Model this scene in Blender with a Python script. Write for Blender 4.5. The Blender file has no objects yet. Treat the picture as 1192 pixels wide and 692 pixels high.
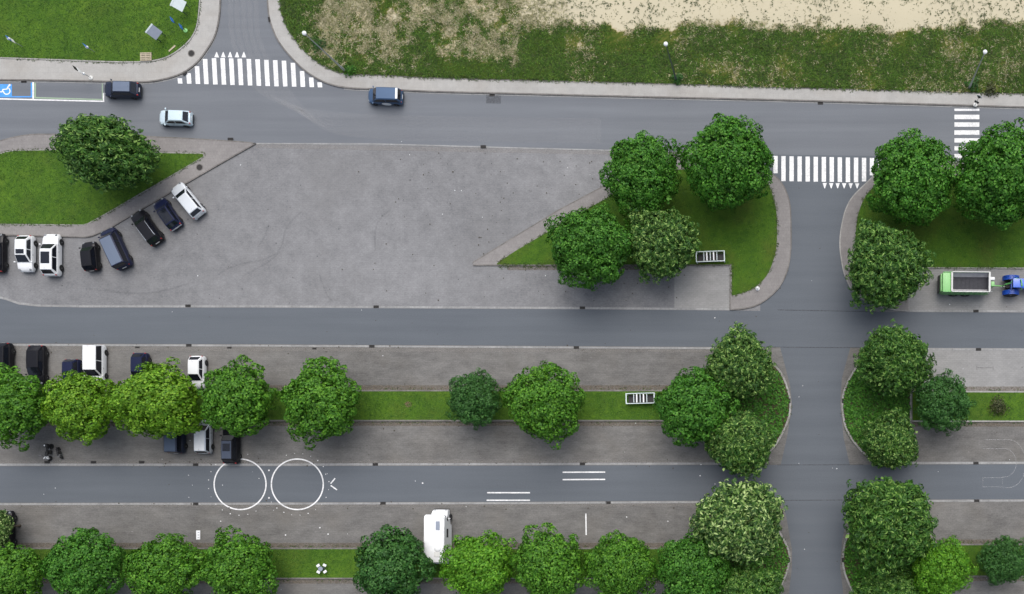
import bpy, bmesh, math, random
import numpy as np
from mathutils import Vector, noise as mnoise
from mathutils.geometry import tessellate_polygon

# ---------------------------------------------------------------- scale and camera
H = 106.0                    # camera height (m)
NX, NY = 924.0, 565.0        # point straight below the camera, in photograph pixels
S = 10.0                     # photograph pixels per metre on the ground
R = math.radians
scene = bpy.context.scene
COL = scene.collection

def G(px, py, z=0.0):
    k = (1 - z / H) / S
    return ((px - NX) * k, (NY - py) * k)

cam = bpy.data.cameras.new('camera')
cam.sensor_fit = 'HORIZONTAL'; cam.sensor_width = 36
cam.lens = 36 * H * S / 1192
cam.shift_x = -(NX - 596) / 1192
cam.shift_y = (NY - 346) / 1192
cam.clip_end = 6000
camo = bpy.data.objects.new('camera', cam); COL.objects.link(camo)
camo.location = (0, 0, H); camo.rotation_euler = (0, 0, 0)
scene.camera = camo

# ---------------------------------------------------------------- light
SUN_EL, SUN_AZ = 60.0, 78.0      # azimuth in the ground plane, degrees from +x towards +y
w = bpy.data.worlds.new('World'); scene.world = w; w.use_nodes = True
nt = w.node_tree; nt.nodes.clear()
out = nt.nodes.new('ShaderNodeOutputWorld'); bg = nt.nodes.new('ShaderNodeBackground')
sky = nt.nodes.new('ShaderNodeTexSky'); sky.sky_type = 'NISHITA'; sky.sun_disc = False
sky.sun_elevation = R(SUN_EL); sky.sun_rotation = R(90 - SUN_AZ)
sky.air_density = 1.0; sky.dust_density = 4.0; sky.ozone_density = 1.0
bg.inputs[1].default_value = 0.11
veil = nt.nodes.new('ShaderNodeHueSaturation'); veil.inputs['Saturation'].default_value = 0.60     # thin overcast
nt.links.new(sky.outputs[0], veil.inputs['Color']); nt.links.new(veil.outputs[0], bg.inputs[0]); nt.links.new(bg.outputs[0], out.inputs[0])
sun = bpy.data.lights.new('sun', 'SUN'); sun.energy = 1.35; sun.angle = R(66); sun.color = (1.0, 0.985, 0.955)
suno = bpy.data.objects.new('sun', sun); COL.objects.link(suno)
sd = Vector((math.cos(R(SUN_EL)) * math.cos(R(SUN_AZ)), math.cos(R(SUN_EL)) * math.sin(R(SUN_AZ)), math.sin(R(SUN_EL))))
suno.rotation_euler = sd.to_track_quat('Z', 'Y').to_euler(); suno.location = (0, 0, 60)
scene.view_settings.view_transform = 'Standard'; scene.view_settings.look = 'None'
scene.view_settings.exposure = 0.72; scene.view_settings.gamma = 1

# ---------------------------------------------------------------- materials
def new_mat(name):
    m = bpy.data.materials.new(name); m.use_nodes = True
    return m, m.node_tree, m.node_tree.nodes['Principled BSDF']

def mat(name, col, rough=0.5, metal=0.0, coat=0.0, spec=0.5, var=0.10, vscale=3.0):
    """plain procedural material: base colour with a little noise in it and in the gloss"""
    m, t, b = new_mat(name)
    n = t.nodes.new('ShaderNodeTexNoise'); n.inputs['Scale'].default_value = vscale; n.inputs['Detail'].default_value = 4
    tc = t.nodes.new('ShaderNodeTexCoord'); t.links.new(tc.outputs['Object'], n.inputs['Vector'])
    mx = t.nodes.new('ShaderNodeMix'); mx.data_type = 'RGBA'
    mx.inputs[6].default_value = (*[c * (1 - var) for c in col], 1); mx.inputs[7].default_value = (*[min(1, c * (1 + var)) for c in col], 1)
    t.links.new(n.outputs[0], mx.inputs[0]); t.links.new(mx.outputs[2], b.inputs['Base Color'])
    b.inputs['Roughness'].default_value = rough; b.inputs['Metallic'].default_value = metal
    b.inputs['Coat Weight'].default_value = coat; b.inputs['Coat Roughness'].default_value = 0.06
    b.inputs['Specular IOR Level'].default_value = spec
    return m

def ground_mat(name, lo, hi, layers, rough=0.9, bricks=None, bump=0.0, spots=None, tint=None):
    """mix lo..hi by a sum of noises; layers = [(scale, (sx,sy), weight)]; bricks = (w,h,contrast); spots = (scale, low, col)"""
    m, t, b = new_mat(name)
    N = t.nodes.new; Lk = t.links.new
    geo = N('ShaderNodeNewGeometry')
    acc = None
    for i, (sc, st, wgt) in enumerate(layers):
        mp = N('ShaderNodeMapping'); mp.inputs['Scale'].default_value = (st[0], st[1], 1)
        mp.inputs['Location'].default_value = (i * 13.7, i * 7.1, 0)
        Lk(geo.outputs['Position'], mp.inputs['Vector'])
        n = N('ShaderNodeTexNoise'); n.inputs['Scale'].default_value = sc; n.inputs['Detail'].default_value = 5; n.inputs['Roughness'].default_value = 0.6
        Lk(mp.outputs[0], n.inputs['Vector'])
        a = N('ShaderNodeMath'); a.operation = 'MULTIPLY_ADD'; a.inputs[1].default_value = wgt; a.inputs[2].default_value = -0.5 * wgt
        Lk(n.outputs[0], a.inputs[0])
        if acc is None:
            s = N('ShaderNodeMath'); s.operation = 'ADD'; s.inputs[1].default_value = 0.5; Lk(a.outputs[0], s.inputs[0])
        else:
            s = N('ShaderNodeMath'); s.operation = 'ADD'; Lk(acc.outputs[0], s.inputs[0]); Lk(a.outputs[0], s.inputs[1])
        acc = s
    mx = N('ShaderNodeMix'); mx.data_type = 'RGBA'; mx.clamp_factor = True
    mx.inputs[6].default_value = (*lo, 1); mx.inputs[7].default_value = (*hi, 1)
    Lk(acc.outputs[0], mx.inputs[0])
    col = mx.outputs[2]
    if tint:      # broad patches of another hue
        tsc, tw, tcol = tint
        n = N('ShaderNodeTexNoise'); n.inputs['Scale'].default_value = tsc; n.inputs['Detail'].default_value = 4; Lk(geo.outputs['Position'], n.inputs['Vector'])
        r = N('ShaderNodeMapRange'); r.inputs[1].default_value = 0.48; r.inputs[2].default_value = 0.68; r.inputs[4].default_value = tw; Lk(n.outputs[0], r.inputs[0])
        m2 = N('ShaderNodeMix'); m2.data_type = 'RGBA'; m2.inputs[7].default_value = (*tcol, 1)
        Lk(r.outputs[0], m2.inputs[0]); Lk(col, m2.inputs[6]); col = m2.outputs[2]
    if bricks:
        bw, bh, con = bricks
        br = N('ShaderNodeTexBrick'); br.inputs['Scale'].default_value = 1; br.inputs['Brick Width'].default_value = bw; br.inputs['Row Height'].default_value = bh
        br.inputs['Mortar Size'].default_value = 0.016; br.inputs['Color1'].default_value = (1, 1, 1, 1)
        br.inputs['Color2'].default_value = (1 - con, 1 - con, 1 - con, 1); br.inputs['Mortar'].default_value = (1 - 2.2 * con,) * 3 + (1,)
        Lk(geo.outputs['Position'], br.inputs['Vector'])
        m3 = N('ShaderNodeMix'); m3.data_type = 'RGBA'; m3.blend_type = 'MULTIPLY'; m3.inputs[0].default_value = 1
        Lk(col, m3.inputs[6]); Lk(br.outputs[0], m3.inputs[7]); col = m3.outputs[2]
    if spots:
        sc, low, scol, amt = spots
        v = N('ShaderNodeTexVoronoi'); v.inputs['Scale'].default_value = sc; Lk(geo.outputs['Position'], v.inputs['Vector'])
        n = N('ShaderNodeTexNoise'); n.inputs['Scale'].default_value = 0.25; Lk(geo.outputs['Position'], n.inputs['Vector'])
        th = N('ShaderNodeMath'); th.operation = 'MULTIPLY'; th.inputs[1].default_value = low * 2; Lk(n.outputs[0], th.inputs[0])
        ls = N('ShaderNodeMath'); ls.operation = 'LESS_THAN'; Lk(v.outputs['Distance'], ls.inputs[0]); Lk(th.outputs[0], ls.inputs[1])
        am = N('ShaderNodeMath'); am.operation = 'MULTIPLY'; am.inputs[1].default_value = amt; Lk(ls.outputs[0], am.inputs[0])
        m4 = N('ShaderNodeMix'); m4.data_type = 'RGBA'; m4.inputs[7].default_value = (*scol, 1)
        Lk(am.outputs[0], m4.inputs[0]); Lk(col, m4.inputs[6]); col = m4.outputs[2]
    Lk(col, b.inputs['Base Color']); b.inputs['Roughness'].default_value = rough; b.inputs['Specular IOR Level'].default_value = 0.25
    if bump:
        bp = N('ShaderNodeBump'); bp.inputs['Strength'].default_value = bump; bp.inputs['Distance'].default_value = 0.03
        Lk(acc.outputs[0], bp.inputs['Height']); Lk(bp.outputs[0], b.inputs['Normal'])
    return m

def leaf_mat(name, cols, trans=0.25):
    """leaf colour chosen at random for every single leaf"""
    m, t, b = new_mat(name)
    N = t.nodes.new; Lk = t.links.new
    geo = N('ShaderNodeNewGeometry'); rp = N('ShaderNodeValToRGB')
    el = rp.color_ramp.elements
    while len(el) < len(cols): el.new(0.5)
    for i, (p, c) in enumerate(cols): el[i].position = p; el[i].color = (*c, 1)
    Lk(geo.outputs['Random Per Island'], rp.inputs[0])
    n = N('ShaderNodeTexNoise'); n.inputs['Scale'].default_value = 0.5; n.inputs['Detail'].default_value = 2; Lk(geo.outputs['Position'], n.inputs['Vector'])
    hs = N('ShaderNodeHueSaturation'); r = N('ShaderNodeMapRange'); r.inputs[1].default_value = 0.3; r.inputs[2].default_value = 0.7; r.inputs[3].default_value = 0.86; r.inputs[4].default_value = 1.16
    Lk(n.outputs[0], r.inputs[0]); Lk(r.outputs[0], hs.inputs['Value']); Lk(rp.outputs[0], hs.inputs['Color'])
    Lk(hs.outputs[0], b.inputs['Base Color']); b.inputs['Roughness'].default_value = 0.55; b.inputs['Specular IOR Level'].default_value = 0.3
    tr = N('ShaderNodeBsdfTranslucent'); Lk(hs.outputs[0], tr.inputs[0])
    ms = N('ShaderNodeMixShader'); ms.inputs[0].default_value = trans
    Lk(b.outputs[0], ms.inputs[1]); Lk(tr.outputs[0], ms.inputs[2]); Lk(ms.outputs[0], t.nodes['Material Output'].inputs[0])
    return m

M = {}
M['road'] = ground_mat('asphalt', (0.102, 0.110, 0.124), (0.178, 0.190, 0.208), [(0.06, (1, 1), 0.5), (0.5, (0.06, 1.6), 1.0), (9, (1, 1), 0.75)], 0.85, bump=0.15, spots=(1.1, 0.035, (0.05, 0.05, 0.055), 0.35))
M['road_low'] = ground_mat('asphalt_dark', (0.076, 0.086, 0.100), (0.132, 0.146, 0.164), [(0.06, (1, 1), 0.5), (0.5, (0.08, 1.4), 0.7), (9, (1, 1), 0.75)], 0.85, bump=0.15, spots=(1.3, 0.03, (0.2, 0.2, 0.21), 0.3))
M['plaza'] = ground_mat('concrete_block_paving', (0.126, 0.127, 0.132), (0.256, 0.256, 0.262), [(0.05, (1, 1.4), 1.1), (0.6, (1, 1), 1.0), (3, (.7, 1.2), .7), (8, (0.6, 1.3), 1.2)], 0.92, bricks=(0.44, 0.22, 0.05), bump=0.2, spots=(0.55, 0.045, (0.04, 0.04, 0.042), 0.6), tint=(0.12, 0.35, (0.178, 0.176, 0.176)))
M['bays'] = ground_mat('brown_block_paving', (0.090, 0.087, 0.084), (0.205, 0.199, 0.190), [(0.08, (1, 1.4), 1.0), (0.7, (0.6, 1.4), 1.2), (3, (0.5, 1.5), .7), (8, (0.6, 1.4), 1.2)], 0.93, bricks=(0.44, 0.22, 0.055), bump=0.2, spots=(0.7, 0.035, (0.28, 0.27, 0.26), 0.4), tint=(0.2, 0.30, (0.15, 0.135, 0.115)))
M['bay_light'] = ground_mat('grey_block_paving', (0.185, 0.184, 0.182), (0.325, 0.322, 0.315), [(0.1, (1, 1.4), 0.8), (0.8, (0.6, 1.4), 0.7), (7, (0.5, 1.4), 0.9)], 0.93, bricks=(0.44, 0.22, 0.08), bump=0.2, spots=(0.9, 0.04, (0.07, 0.065, 0.06), 0.5))
M['pavement'] = ground_mat('pavement_slabs', (0.265, 0.258, 0.245), (0.43, 0.42, 0.40), [(0.12, (1, 1), 0.7), (1.2, (1, 1), 0.7), (9, (1, 1), 0.9)], 0.93, bricks=(0.6, 0.6, 0.05), bump=0.15, tint=(0.25, 0.3, (0.30, 0.27, 0.235)))
M['pavement_dark'] = ground_mat('worn_pavement', (0.16, 0.15, 0.148), (0.28, 0.265, 0.255), [(0.12, (1, 1), 0.7), (1.2, (1, 1), 0.8), (9, (1, 1), 1.0)], 0.93, bricks=(0.4, 0.4, 0.07), bump=0.15)
M['kerb'] = ground_mat('kerb_stone', (0.20, 0.195, 0.185), (0.42, 0.41, 0.39), [(0.8, (1, 1), 1.2), (5, (1, 1), 1.2)], 0.9, bricks=(1.0, 7.0, 0.16))
M['kerb_dark'] = ground_mat('weathered_kerb_stone', (0.10, 0.095, 0.09), (0.24, 0.225, 0.21), [(0.8, (1, 1), 1.2), (5, (1, 1), 1.2)], 0.9, bricks=(1.0, 7.0, 0.16))
M['gutter'] = ground_mat('gutter_concrete', (0.18, 0.18, 0.18), (0.37, 0.37, 0.365), [(0.5, (1, 1), 1.3), (4, (1, 1), 1.2)], 0.9, bricks=(1.0, 7.0, 0.12))
M['lawn'] = ground_mat('short_grass', (0.020, 0.064, 0.005), (0.086, 0.168, 0.013), [(0.22, (1, 1), 1.2), (1.3, (1, 1), 1.1), (8, (1, 1), 1.5)], 0.95, bump=0.6, tint=(0.3, 0.3, (0.075, 0.095, 0.016)))
M['lawn_dry'] = ground_mat('worn_grass', (0.018, 0.062, 0.005), (0.082, 0.158, 0.012), [(0.25, (1, 1), 0.9), (1.3, (1, 1), 0.9), (8, (1, 1), 1.4)], 0.95, bump=0.6, tint=(0.25, 0.45, (0.058, 0.056, 0.014)))
M['field'] = ground_mat('far_field', (0.03, 0.07, 0.012), (0.12, 0.16, 0.04), [(0.01, (1, 1), 1.2), (0.4, (1, 1), 0.9), (5, (1, 1), 0.8)], 0.95)
M['soil'] = ground_mat('bed_soil', (0.03, 0.03, 0.014), (0.09, 0.085, 0.04), [(0.6, (1, 1), 1.0), (5, (1, 1), 1.0)], 0.95)
M['paint'] = ground_mat('white_road_paint', (0.46, 0.46, 0.46), (0.90, 0.90, 0.90), [(0.8, (1, 1), 1.2), (5, (1, 1), 1.6)], 0.7)
M['paint_blue'] = ground_mat('blue_road_paint', (0.05, 0.22, 0.55), (0.10, 0.34, 0.78), [(0.8, (1, 1), 0.8), (6, (1, 1), 1.2)], 0.7)
M['paint_green'] = ground_mat('faded_green_paint', (0.20, 0.28, 0.20), (0.33, 0.42, 0.30), [(0.8, (1, 1), 0.8), (6, (1, 1), 1.2)], 0.7)

def worn_paint(name, col, cover):
    m, t, b = new_mat(name)
    N = t.nodes.new; Lk = t.links.new
    geo = N('ShaderNodeNewGeometry'); n = N('ShaderNodeTexNoise'); n.inputs['Scale'].default_value = 5; n.inputs['Detail'].default_value = 5
    Lk(geo.outputs['Position'], n.inputs['Vector'])
    r = N('ShaderNodeMapRange'); r.inputs[1].default_value = 0.35; r.inputs[2].default_value = 0.65; r.inputs[3].default_value = cover * 0.3; r.inputs[4].default_value = cover
    Lk(n.outputs[0], r.inputs[0]); Lk(r.outputs[0], b.inputs['Alpha'])
    b.inputs['Base Color'].default_value = (*col, 1); b.inputs['Roughness'].default_value = 0.9
    return m
M['chalk'] = worn_paint('worn_white_paint', (0.6, 0.6, 0.6), 0.34)
M['tyremark'] = worn_paint('tyre_rubber_mark', (0.04, 0.04, 0.045), 0.12)
M['patch'] = worn_paint('asphalt_repair', (0.06, 0.06, 0.065), 0.45)
M['stain'] = worn_paint('pale_stain', (0.42, 0.41, 0.40), 0.32)

M['glass'] = mat('car_glass', (0.010, 0.012, 0.018), 0.06, 0, 0, 0.5, 0.0)
M['tyre'] = mat('tyre_rubber', (0.015, 0.015, 0.016), 0.85)
M['rim'] = mat('wheel_alloy', (0.42, 0.43, 0.45), 0.35, 0.7)
M['black'] = mat('black_plastic', (0.012, 0.012, 0.013), 0.6)
M['lamp'] = mat('headlamp_lens', (0.20, 0.21, 0.22), 0.15, 0, 0.3)
M['tail'] = mat('tail_lamp_lens', (0.35, 0.012, 0.012), 0.2, 0, 0.3)
M['plate'] = mat('number_plate', (0.78, 0.78, 0.76), 0.5)
M['chrome'] = mat('bright_metal', (0.75, 0.76, 0.78), 0.2, 0.9)
M['steel'] = mat('galvanised_steel', (0.38, 0.40, 0.40), 0.5, 0.5)
M['dark_steel'] = mat('dark_painted_steel', (0.05, 0.075, 0.07), 0.5, 0.2)
M['iron'] = mat('cast_iron', (0.028, 0.026, 0.025), 0.8, 0.2)
M['white_metal'] = mat('white_painted_metal', (0.56, 0.63, 0.64), 0.5)
M['white_plastic'] = mat('white_plastic', (0.72, 0.73, 0.74), 0.35)
M['wood'] = mat('raw_pallet_wood', (0.40, 0.34, 0.25), 0.85, var=0.25, vscale=6)
M['bark'] = mat('bark', (0.09, 0.07, 0.05), 0.95, var=0.35, vscale=5)
M['green_paint'] = mat('green_machine_paint', (0.10, 0.36, 0.09), 0.35, 0, 0.3)
M['pale_green'] = mat('pale_green_machine_paint', (0.19, 0.47, 0.15), 0.4, 0, 0.2)
M['blue_paint'] = mat('blue_machine_paint', (0.015, 0.10, 0.55), 0.3, 0, 0.5)
M['grey_steel'] = mat('worn_grey_steel', (0.36, 0.35, 0.37), 0.7, 0.0, var=0.3, vscale=2)
M['dark_load'] = mat('dark_trailer_floor', (0.040, 0.040, 0.048), 0.85, var=0.4, vscale=4)
M['blue_sign'] = mat('blue_sign_sheet', (0.03, 0.14, 0.50), 0.4)
M['slate_panel'] = mat('slate_grey_panel', (0.23, 0.26, 0.32), 0.45)
M['concrete'] = mat('concrete', (0.58, 0.58, 0.56), 0.9, var=0.15, vscale=4)

# ---------------------------------------------------------------- object helpers
def tag(o, label=None, cat=None, group=None, kind=None):
    if label: o['label'] = label
    if cat: o['category'] = cat
    if group: o['group'] = group
    if kind: o['kind'] = kind
    return o

def thing(name, label, cat, loc=(0, 0, 0), rz=0.0, group=None):
    o = bpy.data.objects.new(name, None); COL.objects.link(o)
    o.empty_display_size = 0.3; o.location = loc; o.rotation_euler = (0, 0, rz)
    return tag(o, label, cat, group)

def link(name, me, m, parent=None, smooth=False, sharp=35):
    if m is not None and not len(me.materials): me.materials.append(m)
    if smooth:
        me.shade_smooth()
        me.set_sharp_from_angle(angle=R(sharp))
    o = bpy.data.objects.new(name, me); COL.objects.link(o)
    if parent: o.parent = parent
    return o

def obj(name, bm, m, parent=None, smooth=False, sharp=35):
    me = bpy.data.meshes.new(name)
    bmesh.ops.recalc_face_normals(bm, faces=bm.faces[:])
    bm.to_mesh(me); bm.free()
    return link(name, me, m, parent, smooth, sharp)

def box(bm, c, s, rz=0.0, bev=0.0, ry=0.0, rx=0.0):
    from mathutils import Matrix
    r = bmesh.ops.create_cube(bm, size=1)
    vs = r['verts']
    mtx = Matrix.Translation(c) @ Matrix.Rotation(rz, 4, 'Z') @ Matrix.Rotation(ry, 4, 'Y') @ Matrix.Rotation(rx, 4, 'X') @ Matrix.Diagonal((*s, 1))
    bmesh.ops.transform(bm, matrix=mtx, verts=vs)
    if bev:
        es = list({e for v in vs for e in v.link_edges})
        bmesh.ops.bevel(bm, geom=es, offset=bev, segments=2, affect='EDGES', profile=0.6)

def tube(bm, pts, radii, n=8, cap=True):
    if not hasattr(radii, '__len__'): radii = [radii] * len(pts)
    pts = [Vector(p) for p in pts]; rings = []
    for i, p in enumerate(pts):
        d = (pts[min(i + 1, len(pts) - 1)] - pts[max(i - 1, 0)]).normalized()
        a = d.orthogonal().normalized(); b = d.cross(a)
        rings.append([bm.verts.new(p + radii[i] * (math.cos(2 * math.pi * k / n) * a + math.sin(2 * math.pi * k / n) * b)) for k in range(n)])
    for r0, r1 in zip(rings, rings[1:]):
        # match ring starts so that the tube does not twist
        off = min(range(n), key=lambda q: (r1[q].co - r0[0].co - (r1[0].co - r0[0].co) * 0).length)
        for k in range(n):
            bm.faces.new((r0[k], r0[(k + 1) % n], r1[(k + 1 + off) % n], r1[(k + off) % n]))
    if cap:
        bm.faces.new(rings[0][::-1]); bm.faces.new(rings[-1])

def lathe(bm, prof, n=16, axis='Z', c=(0, 0, 0)):
    """revolve [(r, h)] about an axis"""
    rings = []
    for r, h in prof:
        ring = []
        for k in range(n):
            a = 2 * math.pi * k / n; x, y = r * math.cos(a), r * math.sin(a)
            p = {'Z': (x, y, h), 'Y': (x, h, y), 'X': (h, x, y)}[axis]
            ring.append(bm.verts.new((p[0] + c[0], p[1] + c[1], p[2] + c[2])))
        rings.append(ring)
    for r0, r1 in zip(rings, rings[1:]):
        for k in range(n): bm.faces.new((r0[k], r0[(k + 1) % n], r1[(k + 1) % n], r1[k]))
    bm.faces.new(rings[0][::-1]); bm.faces.new(rings[-1])

def spline(pts, k=4):
    """smooth polyline through pixel points"""
    o = []
    for i in range(len(pts) - 1):
        p0, p1, p2, p3 = pts[max(i - 1, 0)], pts[i], pts[i + 1], pts[min(i + 2, len(pts) - 1)]
        for j in range(k):
            t = j / k
            o.append(tuple(0.5 * (2 * p1[a] + (p2[a] - p0[a]) * t + (2 * p0[a] - 5 * p1[a] + 4 * p2[a] - p3[a]) * t * t + (3 * p1[a] - p0[a] - 3 * p2[a] + p3[a]) * t ** 3) for a in (0, 1)))
    o.append(pts[-1]); return o

def poly(bm, pts, z, z0=None):
    P = [Vector((*G(*p), z)) for p in pts]
    vs = [bm.verts.new(p) for p in P]
    for a, b, c in tessellate_polygon([P]):
        try: bm.faces.new((vs[a], vs[b], vs[c]))
        except ValueError: pass
    if z0 is not None:
        lo = [bm.verts.new((p.x, p.y, z0)) for p in P]
        n = len(P)
        for i in range(n):
            try: bm.faces.new((vs[i], vs[(i + 1) % n], lo[(i + 1) % n], lo[i]))
            except ValueError: pass

def structure(name, bm, m):
    o = obj(name, bm, m); o['kind'] = 'structure'
    up = [p for p in o.data.polygons if p.normal.z < -0.9]
    if up and len(up) > len(o.data.polygons) * 0.4: o.data.flip_normals()
    return o

def sheet(name, pts, z, m, z0=None):
    bm = bmesh.new(); poly(bm, pts, z, z0); return structure(name, bm, m)

def ribbon(bm, pts, wd, z, z0=None, closed=False):
    """strip of width wd metres centred on a pixel polyline"""
    P = [Vector(G(*p)) for p in pts]; n = len(P); Lr = []
    for i in range(n):
        a = P[(i - 1) % n] if (closed or i) else P[i]; b = P[(i + 1) % n] if (closed or i < n - 1) else P[i]
        d = (b - a); d = d.normalized() if d.length else Vector((1, 0)); nn = Vector((-d.y, d.x)) * wd / 2
        Lr.append((P[i] + nn, P[i] - nn))
    def ring(zz): return [(bm.verts.new((*l, zz)), bm.verts.new((*r, zz))) for l, r in Lr]
    t = ring(z); rng = range(n if closed else n - 1)
    for i in rng:
        j = (i + 1) % n; bm.faces.new((t[i][0], t[i][1], t[j][1], t[j][0]))
    if z0 is not None:
        lo = ring(z0)
        for i in rng:
            j = (i + 1) % n
            bm.faces.new((t[i][0], t[j][0], lo[j][0], lo[i][0])); bm.faces.new((t[i][1], lo[i][1], lo[j][1], t[j][1]))

def strip(name, lines, wd, z, m, z0=None, closed=False, dz=0.0):
    bm = bmesh.new()
    for i, l in enumerate(lines): ribbon(bm, l, wd, z + i * dz, z0, closed)
    return structure(name, bm, m)

# ---------------------------------------------------------------- the setting
bm = bmesh.new()
for a, b in (((-1500, -1500), 0), ((1500, -1500), 0), ((1500, 1500), 0), ((-1500, 1500), 0)): bm.verts.new((*a, -0.06))
bm.verts.ensure_lookup_table(); bm.faces.new(bm.verts[:]); structure('ground', bm, M['field'])

XL, XR = -350, 1550
sheet('paved_plaza', [(XL, 150), (XR, 170), (XR, 372), (XL, 372)], 0.0, M['plaza'])
sheet('paved_bays', [(XL, 390), (XR, 390), (XR, 1000), (XL, 1000)], 0.002, M['bays'])
sheet('pale_paved_bay', [(1072, 404), (XR, 408), (XR, 457), (1060, 455)], 0.004, M['bay_light'])
sheet('pale_paved_bay', [(785, 309), (850, 309), (850, 360), (785, 360)], 0.004, M['bay_light'])
sheet('pale_paved_bay', [(1052, 311), (XR, 314), (XR, 366), (1052, 363)], 0.004, M['bay_light'])

main_s = [(XL, 175), (0, 167), (300, 167), (440, 167.5), (600, 172), (715, 175), (900, 181.5), (1040, 185.5), (1192, 189), (XR, 198)]
sheet('main_road', [(XL, 80), (400, 92), (900, 108), (XR, 128)] + main_s[::-1], 0.006, M['road'])
sheet('north_side_road', [(225, -350), (380, -350), (395, 106), (200, 106)], 0.008, M['road'])
sheet('south_side_road', [(880, 180), (1030, 182), (1020, 225), (1012, 362), (990, 404), (980, 440), (978, 470), (982, 510), (990, 545), (990, 585), (980, 630), (978, 660), (985, 720), (985, 1000),
      (915, 1000), (915, 720), (922, 660), (922, 640), (915, 600), (910, 585), (908, 545), (916, 510), (922, 475), (920, 450), (908, 404), (885, 362), (885, 220)], 0.009, M['road_low'])
mid_n = [(XL, 352), (0, 348), (8, 350), (22, 355), (45, 357.5), (100, 358.5), (300, 358.5), (450, 359.3), (680, 360.5), (850, 361.8), (1000, 363.3), (1192, 364.2), (XR, 366)]
mid_s = [(XL, 399.5), (0, 400), (300, 401), (450, 401.8), (680, 403.2), (870, 404.2), (1000, 405), (1192, 405.6), (XR, 407)]
sheet('middle_road', mid_n + mid_s[::-1], 0.011, M['road_low'])
low_n = [(XL, 543.5), (0, 543), (300, 543), (600, 542.3), (900, 541.5), (1192, 540.8), (XR, 540)]
low_s = [(XL, 586), (0, 585.5), (300, 585), (600, 584.3), (900, 582.5), (1192, 581.3), (XR, 580)]
sheet('lower_road', low_n + low_s[::-1], 0.013, M['road_low'])
sheet('farther_road', [(XL, 730), (XR, 726), (XR, 768), (XL, 772)], 0.013, M['road_low'])

def shift(l, dy): return [(x, y + dy) for x, y in l]
def cut(l, x0, x1):
    o = []
    for (ax, ay), (bx, by) in zip(l, l[1:]):
        for (x, y) in ((ax, ay), (bx, by)):
            if x0 <= x <= x1 and (not o or o[-1] != (x, y)): o.append((x, y))
        for xc in (x0, x1):
            if ax < xc < bx: o.append((xc, ay + (by - ay) * (xc - ax) / (bx - ax)))
    return sorted(set(o))
strip('gutter', [shift(cut(mid_n, XL, 852), -1.6), shift(cut(mid_n, 1050, XR), -1.6)], 0.24, 0.017, M['gutter'])
strip('gutter', [shift(cut(mid_s, XL, 872), 1.6), shift(cut(mid_s, 1040, XR), 1.6)], 0.22, 0.017, M['gutter'])
strip('gutter', [shift(cut(low_n, XL, 872), -1.8), shift(cut(low_n, 1030, XR), -1.8)], 0.26, 0.017, M['gutter'])
strip('gutter', [shift(cut(low_s, XL, 852), 1.6), shift(cut(low_s, 1035, XR), 1.6)], 0.24, 0.017, M['gutter'])
strip('gutter', [shift(cut(main_s, 298, 760), 0.4)], 0.14, 0.017, M['gutter'])
rl = []
for k in range(5):
    o = k * 9.5
    rl.append(spline([(268 + o * .8, -5), (272 + o * .8, 50), (296 + o, 100 + o * .1), (350 + o * .6, 127 + o * .5), (430, 136 + o * .6), (560, 139 + o * .62), (700, 141 + o * .62)]))
strip('wheel_track', rl, 0.55, 0.0143, worn_paint('fine_wheel_polish', (0.42, 0.42, 0.43), 0.13), dz=0.00015)
# faint seams where the asphalt of the crossing roads meets
strip('road_joint', [[(872, 404.2), (1040, 405.2)], [(905, 361), (1020, 363.2)], [(880, 583), (1030, 582)], [(905, 541.5), (1005, 541.2)]], 0.10, 0.015, M['patch'])

# north west pavement and lawn
nw_out = [(XL, 86)] + spline([(0, 93.5), (60, 94), (120, 95.3), (165, 96), (190, 93), (212, 86), (229, 74), (242, 57.5), (251, 41), (255.4, 21.7), (257, 0)]) + [(258, -350)]
nw_in = [(XL, 61)] + spline([(0, 68.2), (60, 70.2), (130, 72.8), (160, 73), (177, 72), (196, 67), (213, 56), (225, 43), (231, 27), (233.7, 0)]) + [(234, -350)]
sheet('pavement', nw_out + nw_in[::-1], 0.12, M['pavement'], 0)
sheet('lawn', nw_in + [(XL, -350)], 0.135, M['lawn'])
strip('kerb', [nw_out], 0.16, 0.125, M['kerb_dark'], 0)
strip('kerb', [nw_in], 0.14, 0.17, M['kerb'], 0.0)
# north east pavement and meadow
ne_out = [(312, -350)] + spline([(312, 0), (314.6, 23), (325, 49), (345, 73), (363, 88), (383, 98), (408, 103), (451, 104.5), (501, 107), (600, 109.5), (760, 113.5), (892, 116.5), (1050, 121), (1192, 125.3)]) + [(XR, 136)]
ne_in = [(326, -350)] + spline([(327, 0), (328.5, 17), (338, 39), (358, 63), (383, 80.6), (408, 87), (451, 88.7), (501, 91.5), (600, 94), (760, 98), (892, 102.3), (1050, 106.5), (1192, 110.3)]) + [(XR, 120)]
sheet('pavement', ne_out + ne_in[::-1], 0.12, M['pavement'], 0)
strip('kerb', [ne_out], 0.16, 0.125, M['kerb_dark'], 0)
strip('kerb', [ne_in], 0.10, 0.15, M['kerb_dark'], 0)
strip('gutter', [shift(nw_out[1:38], 1.6), shift(ne_out[24:], 1.6)], 0.16, 0.014, M['gutter'])
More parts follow.
